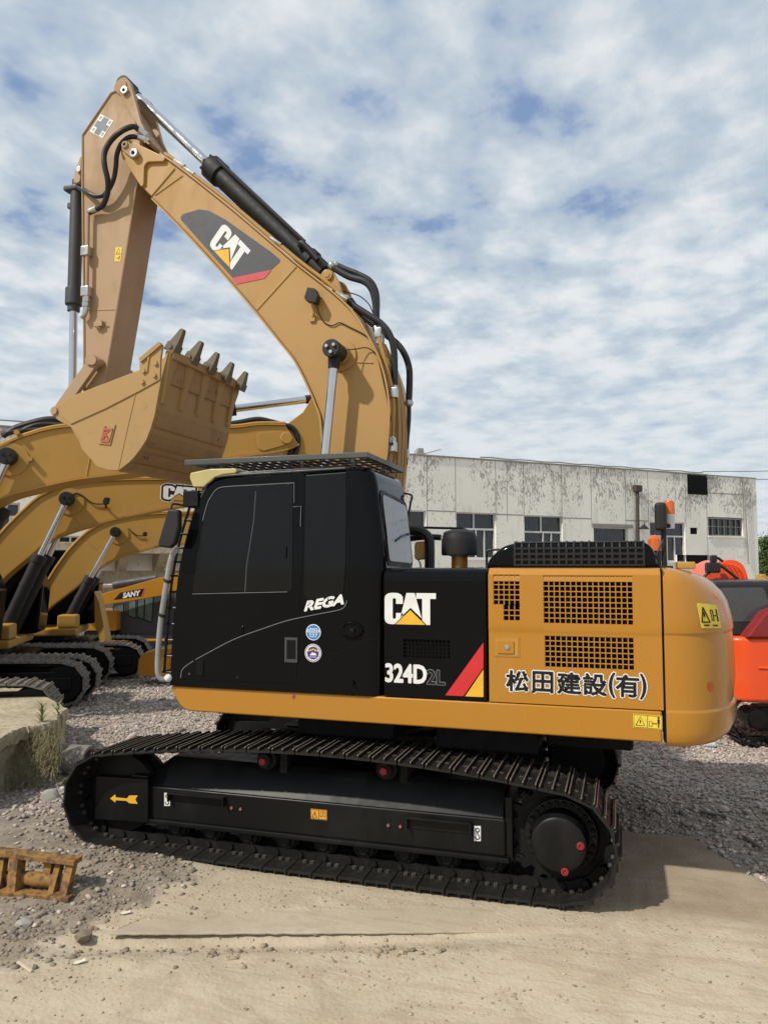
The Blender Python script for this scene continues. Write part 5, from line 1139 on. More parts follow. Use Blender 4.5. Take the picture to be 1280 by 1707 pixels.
def scrap(px, py, a, w_, h_, label, mat=None, cat='litter', name='scrap'):
    g = ground(px, py); z = float(ground_z(np.array([g[0]]), np.array([g[1]]))[0]) + .012; b = MB(); ca, sa = math.cos(a), math.sin(a)
    pts = [(-w_, -h_ * .6), (-w_ * .3, -h_), (w_, -h_ * .5), (w_ * .8, h_), (0, h_ * .7), (-w_ * .7, h_)]
    ring0 = [(g[0] + u * ca - v * sa, g[1] + u * sa + v * ca, z + .012 * math.sin(9 * u / w_)) for u, v in pts]
    b.loft([ring0, [(x, y, q_ + .004) for x, y, q_ in ring0]]); return tag(b.build(name, mat or m_paper, None, False), label, cat)
scrap(133, 1611, .5, .035, .015, 'small cream scrap of paper on the dirt at the lower left')
scrap(210, 1525, .2, .035, .018, 'pale chip lying beside the rubble left of the packed dirt')
scrap(184, 1474, 1.0, .022, .012, 'white chip of plaster on the rubble just right of the rusty frame')
sb_ = MB(); g0_, g1_ = ground(31, 1604, .015), ground(54, 1620, .015); sb_.cyl(g0_, g1_, .010, 6); tag(sb_.build('stick', plain('pale_wood', (.50, .42, .31), .8), None), 'short pale wooden stick lying on the dirt at the bottom left', 'stick')
sb_ = MB(); g0_, g1_ = ground(1238, 1395, .02), ground(1268, 1415, .03); sb_.cyl(g0_, g1_, .022, 6); tag(sb_.build('wood_piece', plain('grey_wood', (.16, .13, .11), .9), None), 'dark broken piece of wood on the gravel right of the track', 'wood')
sb_ = MB(); g0_, g1_ = ground(1166, 1353, .02), ground(1210, 1362, .02); sb_.cyl(g0_, g1_, .016, 6); tag(sb_.build('branch', plain('brown_branch', (.14, .115, .09), .9), None), 'thin dark branch on the gravel behind the track', 'stick')
g = ground(1184, 1247); cn = MB(); cn.turned((g[0] - .09, g[1], .035), (1, .25, 0), [(0, .001), (0, .03), (.01, .033), (.15, .033), (.17, .015), (.19, .014), (.192, .001)], 14); tag(cn.build('bottle', plain('clear_plastic', (.5, .53, .55), .25, 0, .6), None), 'empty clear plastic bottle lying on the gravel under the counterweight', 'bottle')
g = ground(1140, 1245); cn = MB(); 
ring0 = [(g[0] + .07 * math.cos(t_) * (1 + .3 * math.sin(3 * t_)), g[1] + .06 * math.sin(t_), .025 + .02 * math.sin(2 * t_)) for t_ in np.linspace(0, 6.28, 12)[:-1]]; cn.loft([ring0, [(x, y, z + .01) for x, y, z in ring0]]); tag(cn.build('rag', plain('red_rag', (.5, .10, .06), .8), None), 'small crumpled red rag on the gravel below the counterweight corner', 'rag')

# concrete block with weeds, pipe
m_conc = Mat('old_concrete'); n1, n2 = m_conc.noise(2.2, 6, .65, .4), m_conc.noise(14, 6, .65)
k = m_conc.mix(m_conc.rng(n1, .35, .7), (.47, .40, .28), (.33, .28, .20)); k = m_conc.mix(m_conc.math('MULTIPLY', m_conc.rng(n2, .55, .68), .7), k, (.16, .135, .10)); k = m_conc.mix(m_conc.math('MULTIPLY', m_conc.rng(m_conc.noise(5, 5, .6, 0, (3, 3, .5)), .5, .65), .5), k, (.20, .19, .12))
m_conc.set(Base_Color=k, Roughness=.95, Specular_IOR_Level=.15); m_conc.bump(n2, .9, .03); m_conc = m_conc.m
blk = MB(); tpz = .60
bp = [ground(*v, tpz)[:2] for v in ((-60, 1262), (0, 1231), (18, 1222), (36, 1215), (58, 1210), (72, 1209), (90, 1203), (100, 1196), (112, 1182), (106, 1174))]; bp = [tuple(v) for v in bp] + [(-6.6, 2.6), (-8.0, 0.0)]
rr = random.Random(3); bpo = []
for i in range(len(bp)):
    a_, b2 = np.array(bp[i]), np.array(bp[(i + 1) % len(bp)]); k = 5 if i < 9 else 1
    for j in range(k): bpo.append(tuple(a_ + (b2 - a_) * j / k + np.array([rr.uniform(-.02, .02), rr.uniform(-.02, .02)])))
blk.loft([[(x, y, .47 + rr.uniform(-.02, .02)) for x, y in bpo], [(x, y, .565 + rr.uniform(-.012, .012)) for x, y in bpo], [(x * .985 - .08, y * .99, tpz + rr.uniform(-.01, .012)) for x, y in bpo]])
inn = [(x - .05, y + .02) for x, y in bpo]; blk.loft([[(x + .05 + rr.uniform(-.02, .02), y - .03, -.1) for x, y in inn], [(x - rr.uniform(0, .03), y, .25) for x, y in inn], [(x, y, .50) for x, y in inn]])
tag(blk.build('concrete_block', m_conc, None, True, 28), 'low crumbling concrete block with weeds growing on its face, at the left edge', 'concrete block')
pg = ground(70, 1287); ppb = MB(); p0 = ground(150, 1268, .16); p1 = p0 + np.array([-1.5, -.15, 0]); 
for r0, r1 in ((.17, .13),):
    ppb.turned(p1, p0 - p1, [(0, .13), (0, .17), (1.5, .17), (1.51, .165), (1.51, .13), (1.3, .12), (1.3, .001)], 24)
tag(ppb.build('concrete_pipe', plain('grey_concrete', (.24, .22, .19), .9, 0, .2, 0, .25, 20, .5), None), 'grey concrete pipe lying on the ground behind the front of the black track', 'pipe')
m_leaf = Mat('weed_leaf'); m_leaf.set(Base_Color=m_leaf.mix(m_leaf.noise(3, 4), (.10, .145, .035), (.19, .22, .07)), Roughness=.7, Specular_IOR_Level=.25, Subsurface_Weight=0); m_leaf = m_leaf.m
m_dry = Mat('dry_grass'); m_dry.set(Base_Color=m_dry.mix(m_dry.noise(4, 4), (.17, .15, .075), (.30, .26, .15)), Roughness=.85, Specular_IOR_Level=.15); m_dry = m_dry.m
def blade(mb, p, d, ln, wd, droop):
    d = np.array(d, float); d /= np.linalg.norm(d); sd_ = np.cross(d, [0, 0, 1.]);
    if np.linalg.norm(sd_) < .1: sd_ = np.array([1., 0, 0])
    sd_ /= np.linalg.norm(sd_); q_ = np.array(p, float); prev = None
    for k in range(5):
        w_ = wd * (1 - k / 4) + .0006; a_, b2 = mb.bm.verts.new(Vector(q_ - sd_ * w_)), mb.bm.verts.new(Vector(q_ + sd_ * w_))
        if prev: mb.bm.faces.new((prev[0], prev[1], b2, a_)).material_index = mb.mi
        prev = (a_, b2); d = d + np.array([0, 0, -droop]); d /= np.linalg.norm(d); q_ = q_ + d * ln / 4
def weed(base, h, n, label, seed):
    r = random.Random(seed); root = thing('weed', label, 'weed', base, 'weeds growing on the concrete block')
    b = MB(); b.tube(spline([base, base + np.array([r.uniform(-.04, .04), r.uniform(-.04, .04), h * .5]), base + np.array([r.uniform(-.06, .06), r.uniform(-.06, .06), h])], 5), .006, 5, .003); b.build('stem', m_leaf, root)
    b = MB()
    for k in range(n):
        u = .15 + .85 * k / n; a = k * 2.4; ln = .20 * (1.15 - u * .6); blade(b, base + np.array([0, 0, h * u]), (math.cos(a), math.sin(a), .5 + u), ln, .009, .16)
    b.build('leaf_cluster', m_leaf, root, True); return root
weed(ground(69, 1240, .35), .44, 60, 'taller green leafy weed growing up over the edge of the concrete block', 1)
weed(ground(96, 1228, .35), .40, 34, 'smaller green weed at the right corner of the concrete block', 2)
gb = MB(); r = random.Random(8)
for k in range(1500):
    t_ = r.random(); px = 20 + 85 * t_; py = 1235 - 25 * t_ + 95 * r.random() ** 1.3 * (1 - .25 * t_)
    z = max(0, .5 - (py - 1225) / 190); g = ground(px, py, z); blade(gb, g + np.array([0, -.04 * r.random(), 0]), (r.uniform(-.8, .8), r.uniform(-1, .2), r.uniform(-.3, 1)), r.uniform(.06, .2), .003, r.uniform(.1, .5))
for k in range(420):
    g = ground(r.uniform(-20, 75), 1330 + 90 * r.random() ** 1.5); blade(gb, g, (r.uniform(-1, 1), r.uniform(-1, 1), .6), r.uniform(.05, .15), .003, r.uniform(.2, .5))
o = gb.build('grass', m_dry, None, True); o['kind'] = 'stuff'

# rusty frame of a track at lower left
m_rust = Mat('rusty_yellow_paint'); rn = m_rust.math('ADD', m_rust.math('MULTIPLY', m_rust.noise(6, 6, .7, .5), .6), m_rust.math('MULTIPLY', m_rust.noise(25, 4, .6), .4)); k = m_rust.mix(m_rust.rng(rn, .44, .56), (.27, .145, .04), (.10, .055, .032)); k = m_rust.mix(m_rust.math('MULTIPLY', m_rust.rng(m_rust.noise(3, 5, .6), .45, .7), .5), k, (.20, .155, .11)); m_rust.set(Base_Color=k, Roughness=.75, Specular_IOR_Level=.25); m_rust.bump(rn, .4, .01); m_rust = m_rust.m
rfz = thing('steel_frame', 'rusty yellow steel frame with cross tubes lying on the rubble at the lower left', 'steel frame', tuple(ground(60, 1500)))
FP = Plane(ground(118, 1505)[:2], (ground(118, 1505) - ground(0, 1494))[:2]); b = MB()
def fpx(px, py, off=0): return FP.sz(px, py, off)
L0, L1 = fpx(-80, 1495), fpx(119, 1504); T0, T1 = fpx(-80, 1413, .12), fpx(133, 1438, .12)
b.box(FP, L0[0], L1[0], .015, .05, -.04, .05, .006); b.build('bottom_rail', m_rust, rfz)
b = MB(); b.prism(FP, [T0, T1, (T1[0], T1[1] + .035), (T0[0], T0[1] + .035)], .05, .16, .005); b.build('top_rail', m_rust, rfz)
def post(px0, py0, px1, py1, wd, o0=0.0, o1=.11, d_=.06):
    a_, z0 = fpx(px0, py0, o0); c_, z1 = fpx(px1, py1, o1); b = MB(); b.loft([[FP.w(a_ - wd, z0, o0 - d_ / 2), FP.w(a_ + wd, z0, o0 - d_ / 2), FP.w(a_ + wd, z0, o0 + d_ / 2), FP.w(a_ - wd, z0, o0 + d_ / 2)], [FP.w(c_ - wd, z1, o1 - d_ / 2), FP.w(c_ + wd, z1, o1 - d_ / 2), FP.w(c_ + wd, z1, o1 + d_ / 2), FP.w(c_ - wd, z1, o1 + d_ / 2)]]); b.build('cross_post', m_rust, rfz, False)
post(106, 1500, 121, 1437, .030); post(85, 1498, 101, 1438, .022, .02, .12); post(24, 1497, 31, 1428, .034, .0, .1, .10); post(-2, 1496, 8, 1428, .02); post(80, 1437 + 25, 84, 1434, .03, .1, .12, .05)
b = MB(); b.cyl(FP.w(*fpx(31, 1464, .10), .10), FP.w(*fpx(92, 1468, .10), .10), .052, 16); b.cyl(FP.w(*fpx(-60, 1462, .10), .10), FP.w(*fpx(22, 1464, .10), .10), .045, 16); b.build('cross_tube', m_rust, rfz)
# ================================================================== the building behind
BP = Plane((-7.18, 27.28), (.741, .672))
m_wall = Mat('peeling_white_wall'); wv = m_wall
base = wv.mix(wv.rng(wv.noise(.35, 6, .6, .3), .35, .7), (.83, .81, .735), (.74, .72, .64)); base = wv.mix(wv.math('MULTIPLY', wv.rng(wv.noise(1.6, 6, .65, .2, (1, 1, .22)), .52, .72), .5), base, (.42, .39, .33))
geo = wv.n('ShaderNodeNewGeometry'); sx = wv.n('ShaderNodeSeparateXYZ'); wv.l(geo.outputs['Position'], sx.inputs[0])
band = wv.rng(sx.outputs[2], 4.2, 6.6, .25, 1.0)
reg = wv.rng(wv.noise(.65, 5, .65, .2, (1, 1, .6)), .36, .58)
pe = wv.noise(11, 5, .62, .4, (1, 1, .42))
pk = wv.math('ADD', pe, wv.math('MULTIPLY', wv.math('MULTIPLY', band, reg), .20))
peel = wv.rng(pk, .665, .70)
base = wv.mix(wv.math('MULTIPLY', peel, .68), base, (.24, .225, .20)); 
stain = wv.rng(wv.noise(1.1, 6, .7, .1, (1, 1, .06)), .63, .72); base = wv.mix(wv.math('MULTIPLY', stain, .35), base, (.20, .19, .165))
wv.set(Base_Color=base, Roughness=.95, Specular_IOR_Level=.1); wv.bump(wv.math('MULTIPLY', peel, -1.0), .4, .03); m_wall = wv.m
m_wgl = plain('dim_window_glass', (.035, .042, .045), .08, 0, .6, 0, .5, 2, 0)
m_wgl2 = plain('grey_window_glass', (.12, .135, .14), .12, 0, .6, 0, .4, 2, 0)
m_wfr = plain('white_window_frame', (.62, .62, .60), .5)
m_trim = plain('weathered_trim', (.28, .265, .24), .9, 0, .2)
bld = thing('building', 'long two storey white industrial building with peeling paint and rows of windows, beyond the machines', 'building', (-7.18, 27.28, 0))
def bz(px, py): return BP.sz(px, py, 0)
sL, sR = -36.0, bz(1259, 800)[0]; ZR = 7.6; 
wins = [(642, 850, 710, 882, 1), (761, 854.5, 826, 931, 2), (874.5, 859.5, 937, 936, 2), (990, 879, 1046, 940, 3), (1084, 870.5, 1141, 936, 2), (1180, 862.5, 1237, 893.5, 4), (1150, 879.5, 1162.5, 890.5, 0), (1128, 925, 1182, 940, 5)]
wl_ = [(-10, 838, 34, 905, 2), (96, 893, 142, 945, 2)]
holes = []
for a, b2, c, d, k in wins + wl_:
    p0, p1 = bz(a, d), bz(c, b2); m_ = (bz(a, b2)[1] + bz(c, b2)[1]) / 2; lo = (bz(a, d)[1] + bz(c, d)[1]) / 2; holes.append((p0[0], lo, p1[0], m_, k))
wb = MB()
xs = sorted({sL, sR, *[h[0] for h in holes], *[h[2] for h in holes]}); zs = sorted({-.5, ZR, *[h[1] for h in holes], *[h[3] for h in holes]})
for i in range(len(xs) - 1):
    for j in range(len(zs) - 1):
        a, b2, c, d = xs[i], xs[i + 1], zs[j], zs[j + 1]; mx_, mz_ = (a + b2) / 2, (c + d) / 2
        if any(h[0] < mx_ < h[2] and h[1] < mz_ < h[3] for h in holes): continue
        wb.face([BP.w(a, c, 0), BP.w(b2, c, 0), BP.w(b2, d, 0), BP.w(a, d, 0)])
for h in holes:
    a, c, b2, d, k = h
    for A_, B_ in (((a, c), (b2, c)), ((b2, c), (b2, d)), ((b2, d), (a, d)), ((a, d), (a, c))): wb.face([BP.w(*A_, 0), BP.w(*B_, 0), BP.w(*B_, .35), BP.w(*A_, .35)])
wb.face([BP.w(sR, -.5, 0), BP.w(sR, -.5, 14), BP.w(sR, ZR, 14), BP.w(sR, ZR, 0)]); wb.face([BP.w(sL, -.5, 0), BP.w(sL, -.5, 14), BP.w(sL, ZR, 14), BP.w(sL, ZR, 0)])
wb.face([BP.w(sL, -.5, 14), BP.w(sR, -.5, 14), BP.w(sR, ZR, 14), BP.w(sL, ZR, 14)]); bmesh.ops.remove_doubles(wb.bm, verts=wb.bm.verts[:], dist=.001)
wb.build('wall', m_wall, bld, False)
rf = MB(); rf.box(BP, sL, sR, ZR - .3, ZR - .1, .03, 13.97); rf.build('roof', m_trim, bld, False)
cp = MB(); cp.box(BP, sL, bz(1178, 793)[0], ZR + .002, ZR + .07, -.06, .3, .01); cp.box(BP, bz(1178, 793)[0] + .02, sR, ZR + .002, ZR + .05, -.05, .3, .01); cp.build('coping', m_trim, bld, False)
pj = MB()
for px in (711.6, 759, 826, 845, 872.6, 936, 985, 1042, 1080, 1142, 1177, 1238, 560, 500):
    s_ = bz(px, 850)[0]; pj.box(BP, s_ - .013, s_ + .013, 4.6 if px not in (711.6, 1177) else 0, ZR, -.006, .02)
for px0, px1, py in ((711.6, 759, 852), (826, 872, 858), (936, 985, 864), (1042, 1080, 868), (1177, 1238, 865), (1177, 1238, 823)):
    a, b2 = bz(px0, py), bz(px1, py); pj.box(BP, a[0], b2[0], (a[1] + b2[1]) / 2 - .025, (a[1] + b2[1]) / 2 + .025, -.005, .02)
pj.build('panel_joint', m_trim, bld, False)
def window(h):
    a, c, b2, d, k = h; f = MB(); W_ = b2 - a; H_ = d - c
    if k in (0, 5):
        f.box(BP, a, b2, c, d, .10, .14); f.build('vent_opening', m_dark, bld, False); return
    t_ = .06; dark = k == 4
    f.box(BP, a, b2, d - t_, d, .10, .18); f.box(BP, a, b2, c, c + t_, .10, .18); f.box(BP, a, a + t_, c + t_, d - t_, .10, .18); f.box(BP, b2 - t_, b2, c + t_, d - t_, .10, .18)
    tr = .62
    if k == 2:
        f.box(BP, a + t_, b2 - t_, c + H_ * tr, c + H_ * tr + .09, .10, .18); m_ = a + W_ * .46; f.box(BP, m_ - .03, m_ + .03, c + H_ * tr + .09, d - t_, .10, .18); f.box(BP, m_ + .10, m_ + .16, c + t_, c + H_ * tr, .10, .18); f.box(BP, a + W_ * .72, a + W_ * .72 + .06, c + t_, c + H_ * tr, .11, .18)
    elif k == 1:
        f.box(BP, a + W_ * .45, a + W_ * .45 + .06, c + t_, d - t_, .10, .18)
    elif k == 4:
        for q_ in range(1, 6): f.box(BP, a + W_ * q_ / 6 - .02, a + W_ * q_ / 6 + .02, c + t_, d - t_, .11, .17)
        f.box(BP, a + t_, b2 - t_, c + H_ * .5 - .02, c + H_ * .5 + .02, .105, .175)
    wf = f.build('window', m_trim if k == 4 else m_wfr, bld, False)
    g_ = MB(); g_.face([BP.w(a, c, .20), BP.w(b2, c, .20), BP.w(b2, d, .20), BP.w(a, d, .20)]); g_.build('pane', m_wgl, wf, False)
    s_ = MB(); s_.box(BP, a - .05, b2 + .05, c - .09, c - .002, -.08, .1); s_.build('sill', m_wall, wf, False)
for h in holes: window(h)
lt = MB(); a, b2 = bz(985, 874), bz(1053, 881); lt.box(BP, a[0], b2[0], b2[1] + .02, a[1] + .05, -.10, .0, .02); lt.build('lintel', m_trim, bld, False)
bv = MB(); a, b2 = bz(1145.5, 823.5), bz(1177, 793); bv.box(BP, a[0], b2[0], a[1], b2[1], -.05, .02, .01)
for k in range(6): bv.box(BP, a[0] + .05, b2[0] - .05, a[1] + .08 + k * (b2[1] - a[1] - .1) / 6, a[1] + .12 + k * (b2[1] - a[1] - .1) / 6, -.075, -.05)
bv.build('black_vent', m_dark, bld, False)
dp = MB(); pts = [BP.w(*BP.sz(1062, 812, -.15), -.15), BP.w(*BP.sz(1062, 825, -.15), -.15), BP.w(*BP.sz(1063, 955, -.15), -.15)]; dp.tube(pts, .09, 8); a = BP.sz(1062, 812, -.15); dp.box(BP, a[0] - .22, a[0] + .22, a[1] - .25, a[1] + .1, -.3, 0, .03); dp.build('drain_pipe', plain('rusty_pipe', (.06, .045, .038), .8), bld)
dp = MB(); dp.tube([BP.w(*BP.sz(1239, 801, -.08), -.08), BP.w(*BP.sz(1247, 940, -.08), -.08)], .035, 6); dp.tube([BP.w(*BP.sz(v[0], v[1], -.05), -.05) for v in ((1177, 795), (1192, 797))], .03, 5); dp.build('corner_pipe', m_trim, bld)
dp = MB(); dp.tube([BP.w(*BP.sz(1074, 870, -.25), -.25), BP.w(*BP.sz(1073.5, 876, -.3), -.3)], .03, 6); dp.turned(BP.w(*BP.sz(1073, 882, -.3), -.3), (0, 0, 1), [(0, .26), (.04, .25), (.2, .08), (.24, .05)], 12); dp.build('wall_lamp', m_rub, bld)
dp = MB(); a = BP.sz(698, 758, .3)
dp.loft([[BP.w(a[0] - .25, ZR, .1), BP.w(a[0] + .2, ZR, .1), BP.w(a[0] + .2, ZR, .6), BP.w(a[0] - .25, ZR, .6)], [BP.w(a[0] - .05, ZR + .4, .2), BP.w(a[0] + .2, ZR + .4, .2), BP.w(a[0] + .2, ZR + .4, .5), BP.w(a[0] - .05, ZR + .4, .5)]]); dp.tube([BP.w(*BP.sz(702, 758, .3), .3), BP.w(*BP.sz(735, 749, .3), .3)], .02, 5); dp.tube([BP.w(*BP.sz(708, 762, .3), .3), BP.w(*BP.sz(708, 756, .3), .3)], .02, 5); dp.build('roof_antenna', m_trim, bld, False)
# stain and stack pipe on the wall, roof rail at the far left
dp = MB(); dp.tube([BP.w(sL, ZR + .28, .1), BP.w(bz(300, 700)[0], ZR + .28, .1)], .03, 5)
for s_ in np.arange(sL, bz(300, 700)[0], 2.2): dp.tube([BP.w(s_, ZR, .1), BP.w(s_, ZR + .3, .1)], .025, 5)
dp.tube([BP.w(s_, ZR + .13 + .02 * math.sin(s_ * 3), -.02) for s_ in np.arange(bz(800, 765)[0], bz(1178, 793)[0], .6)], .035, 5)
dp.build('roof_rail', m_trim, bld)
# concrete canopy and lower stained wall at the left
cn = MB(); a0, a1 = bz(60, 930)[0], bz(330, 930)[0]
cn.box(BP, a0 - 9, a1 + 3, 2.85, 3.25, -2.2, -.02, .03); cn.build('concrete_canopy', m_conc, bld)
cn = MB()
for px in (60, 130, 200, 262, 320): s_ = bz(px, 950)[0]; cn.loft([[BP.w(s_ - .18, 2.85, -1.9), BP.w(s_ + .18, 2.85, -1.9), BP.w(s_ + .18, 2.85, -.02), BP.w(s_ - .18, 2.85, -.02)], [BP.w(s_ - .18, 2.2, -.5), BP.w(s_ + .18, 2.2, -.5), BP.w(s_ + .18, 2.2, -.02), BP.w(s_ - .18, 2.2, -.02)]])
cn.build('canopy_bracket', m_conc, bld, False)
cn = MB(); cn.box(BP, a0 - 9, a1 + 3, 0, 2.2, -.012, .0); cn.build('stained_lower_wall', m_conc, bld, False)
# power line
for k, (p0, p1, z) in enumerate((((1170, 786), (1330, 784), 0), ((1170, 797), (1330, 799), 1))):
    wv_ = MB(); wv_.tube([BP.px(p0[0], p0[1], .2), BP.w(*BP.sz(1240, (p0[1] + p1[1]) / 2 + 1, .2), .2), BP.px(p1[0], p1[1], .2)], .018, 5); tag(wv_.build('power_line', m_rub, None), ('upper' if k == 0 else 'lower') + ' thin dark cable stretched in the sky off the right end of the building', 'cable')

# ================================================================== trees beyond the right end of the building
m_foli = Mat('foliage'); m_foli.set(Base_Color=m_foli.mix(m_foli.noise(1.5, 4), (.035, .065, .018), (.11, .15, .045)), Roughness=.7, Specular_IOR_Level=.25); m_foli = m_foli.m
m_bark = plain('bark', (.09, .07, .05), .9, 0, .2)
def tree(pos, h, r_, n, label, seed):
    rr = np.random.default_rng(seed); root = thing('tree', label, 'tree', tuple(pos)); p0 = np.array(pos, float); b = MB()
    b.tube([p0, p0 + [0.05, 0, h * .35], p0 + [.1, .1, h * .7]], [.16, .12, .05], 8)
    for k in range(6): a = k * 1.05; b.tube([p0 + [0, 0, h * (.3 + .05 * k)], p0 + [math.cos(a) * r_ * .6, math.sin(a) * r_ * .6, h * (.5 + .05 * k)]], [.06, .02], 6)
    b.build('trunk', m_bark, root)
    cl = rr.normal(0, .42, (26, 3)) * [r_, r_, h * .30] + p0 + [0, 0, h * .66]
    c = cl[rr.integers(0, 26, n)] + rr.normal(0, .17, (n, 3)) * r_; c[:, 2] = np.maximum(c[:, 2], p0[2] + h * .15)
    u = rr.normal(0, 1, (n, 3)); u /= np.linalg.norm(u, axis=1)[:, None]; v = np.cross(u, rr.normal(0, 1, (n, 3))); v /= np.linalg.norm(v, axis=1)[:, None]; s_ = rr.uniform(.06, .13, n)[:, None]
    pts = np.stack([c - u * s_, c + v * s_ * .5, c + u * s_, c - v * s_ * .5], 1).reshape(-1, 3); me = bpy.data.meshes.new('crown'); me.from_pydata(pts.tolist(), [], np.arange(n * 4).reshape(-1, 4).tolist()); me.materials.append(m_foli)
    o = bpy.data.objects.new('crown', me); COL.objects.link(o); o.parent = root; o.matrix_parent_inverse = Matrix.Translation(-Vector(pos)); return root
def far_pt(px, depth): r = ray(px, 943); p = POS + r * depth; return (float(p[0]), float(p[1]), -.1)
tree(far_pt(1280, 60), 4.9, 1.1, 9000, 'small green tree seen past the right end of the white building', 4)
tree(far_pt(1300, 64), 6.0, 1.8, 9000, 'taller green tree at the right edge of the photo beyond the building', 5)
tree(far_pt(1271, 54), 2.4, .6, 4000, 'low bush at the right end of the building, behind the orange machine', 6)

# ================================================================== excavators parked behind
def cyl3(mb, a, b, r, seg=16): mb.cyl(a, b, r, seg)
m_worn2 = plain('dry_mud_steel', (.26, .225, .19), .7, 0, .3, 0, .25, 60, .3)
def parked(name, label, o, d, hw, cen, L_, parts, count=42, hub=.40, body=True, group='yellow excavators parked in a row at the left'):
    pl = Plane(o, d); root = thing(name, label, 'excavator', (float(o[0]), float(o[1]), 0), group)
    if count:
        for s_ in (-1, 1):
            n0 = cen + (-hw if s_ < 0 else hw - .62); crawler(root, pl, L_, hub, n0, n0 + .62, count, m_shoe2, m_track, m_worn2, sag=.03)
            f = MB(); f.box(pl, -L_ + .55, L_ - .5, .25, .62, n0 + .12, n0 + .5, .03); f.cyl(pl.w(L_ - hub, hub, n0 + .14), pl.w(L_ - hub, hub, n0 + .48), hub - .09, 24, bev=.02); f.box(pl, L_ - .9, L_ - .25, .28, .52, n0 + .10, n0 + .52, .03); f.build('track_frame', m_under, root)
    if body:
        b = MB(); b.box(pl, -2.6, .75, .92, 1.08, cen - hw + .25, cen + hw - .25, .05); b.build('side_skirt', m_yel2, root)
        b = MB(); b.turned(pl.w(0, .55, cen), (0, 0, 1), [(0, .6), (.5, .6)], 24); b.box(pl, -1, 1, .35, .8, cen - hw * .6, cen + hw * .6, .05); b.build('swing_bearing', m_under, root)
        b = MB(); b.box(pl, -2.9, -.6, 1.085, 2.1, cen - hw + .25, cen + hw - .25, .08, 3); b.build('engine_housing', m_yel2, root)
        b = MB(); b.prism(pl, rnd([(-.5, 1.085), (.95, 1.085), (1.02, 2.0), (.7, 2.75), (-.5, 2.77)], .1), cen + .35, cen + hw - .12, .04, 2); cb_ = b.build('cab', m_blk, root)
        b = MB(); b.flat(pl, rnd([(.05, 1.4), (.84, 1.4), (.88, 2.0), (.6, 2.62), (.05, 2.64)], .06), cen + .34); b.build('cab_window', m_glass, cb_)
        b = MB(); b.box(pl, .35, .74, 1.085, 1.36, cen - hw + .28, cen - .40, .04); b.build('tool_box', m_yel2, root)
    return pl, root
def bg_boom(pl, root, off, wid, top, bot, eye, rod, barrel, m=m_yel2, rr=.055, rb=.10, er=.14, seam=None, toff=None):
    b = MB(); tp_ = [tuple(v) for v in spline(pl.ol(top, off), 5)]; bt2 = [tuple(v) for v in spline(pl.ol(bot, off), 5)]
    b.prism(pl, tp_ + bt2, off, off + wid, .015, 2); bm_ = b.build('boom', m, root)
    f = MB()
    for pts, th in ((tp_, .02), (bt2, .02)):
        R_ = []
        for i in range(len(pts)):
            q_ = np.array(pts[i]); t_ = np.array(pts[min(i + 1, len(pts) - 1)]) - np.array(pts[max(i - 1, 0)]); t_ /= np.linalg.norm(t_); nn = np.array([-t_[1], t_[0]]) * (1 if th > 0 else -1)
            R_.append([pl.w(*q_, off - .03), pl.w(*q_, off + wid + .03), pl.w(*(q_ + nn * .022), off + wid + .03), pl.w(*(q_ + nn * .022), off - .03)])
        f.loft(R_)
    f.build('boom_flange', m, bm_)
    f = MB()
    for k_ in range(3): f.tube([pl.w(a, z + .045, off + .03 + .09 * k_) for a, z in tp_[5:]], .024, 8)
    f.build('hydraulic_pipe', m, bm_)
    f = MB(); i_ = len(tp_) // 2; j_ = int(len(bt2) * .5); f.tube([pl.w(*tp_[i_ + 3], off - .001), pl.w(*bt2[j_ - 2], off - .001)], .010, 6); f.build('weld_seam', m, bm_)
    f = MB(); e = pl.sz(*eye, off - .05); eb = pl.sz(eye[0] + 5, eye[1] + 4, off)
    f.m(0).cyl(pl.w(*eb, off - .02), pl.w(*eb, off), er * 1.9, 32); f.m(1).cyl(pl.w(e[0], e[1], off - .22), pl.w(e[0], e[1], off - .01), er, 24, bev=.02); f.m(1)
    for k in range(3):
        a = k * 2.1 + .5; f.cyl(pl.w(e[0] + er * .45 * math.cos(a), e[1] + er * .45 * math.sin(a), off - .24), pl.w(e[0] + er * .45 * math.cos(a), e[1] + er * .45 * math.sin(a), off - .21), er * .18, 8)
    f.build('cylinder_pin', [m, m_rub], bm_)
    for s_, dn in ((0, -.12), (1, wid + .12)):
        c = MB(); o_ = off + dn
        e2 = pl.sz(*eye, off - .12); r2 = pl.sz(*rod, off - .12); b2 = pl.sz(*barrel, off - .12)
        A_, R2, B_ = pl.w(*e2, o_), pl.w(*r2, o_), pl.w(*b2, o_); u_ = (R2 - A_) / np.linalg.norm(R2 - A_)
        c.m(0).cyl(A_, R2 + u_ * .2, rr, 18); c.m(1).cyl(R2, B_, rb, 20); c.cyl(R2, R2 + u_ * .16, rb * 1.18, 20, bev=.01)
        for q_ in (.3, .6): v = R2 + (B_ - R2) * q_; c.cyl(v, v + u_ * .05, rb * 1.08, 20)
        c.tube([R2 + np.array([0, 0, rb * 1.2]) + u_ * .1, B_ + np.array([0, 0, rb * 1.2])], .025, 6)
        c.build('lift_cylinder', [m_chrome, m_rub], root)
    return bm_
plA, rA = parked('excavator', 'nearest parked yellow excavator, its big boom passing behind the raised bucket', (-7.96, 1.81), (.87, .49), 1.54, 0, 2.42, None)
oA = -.38
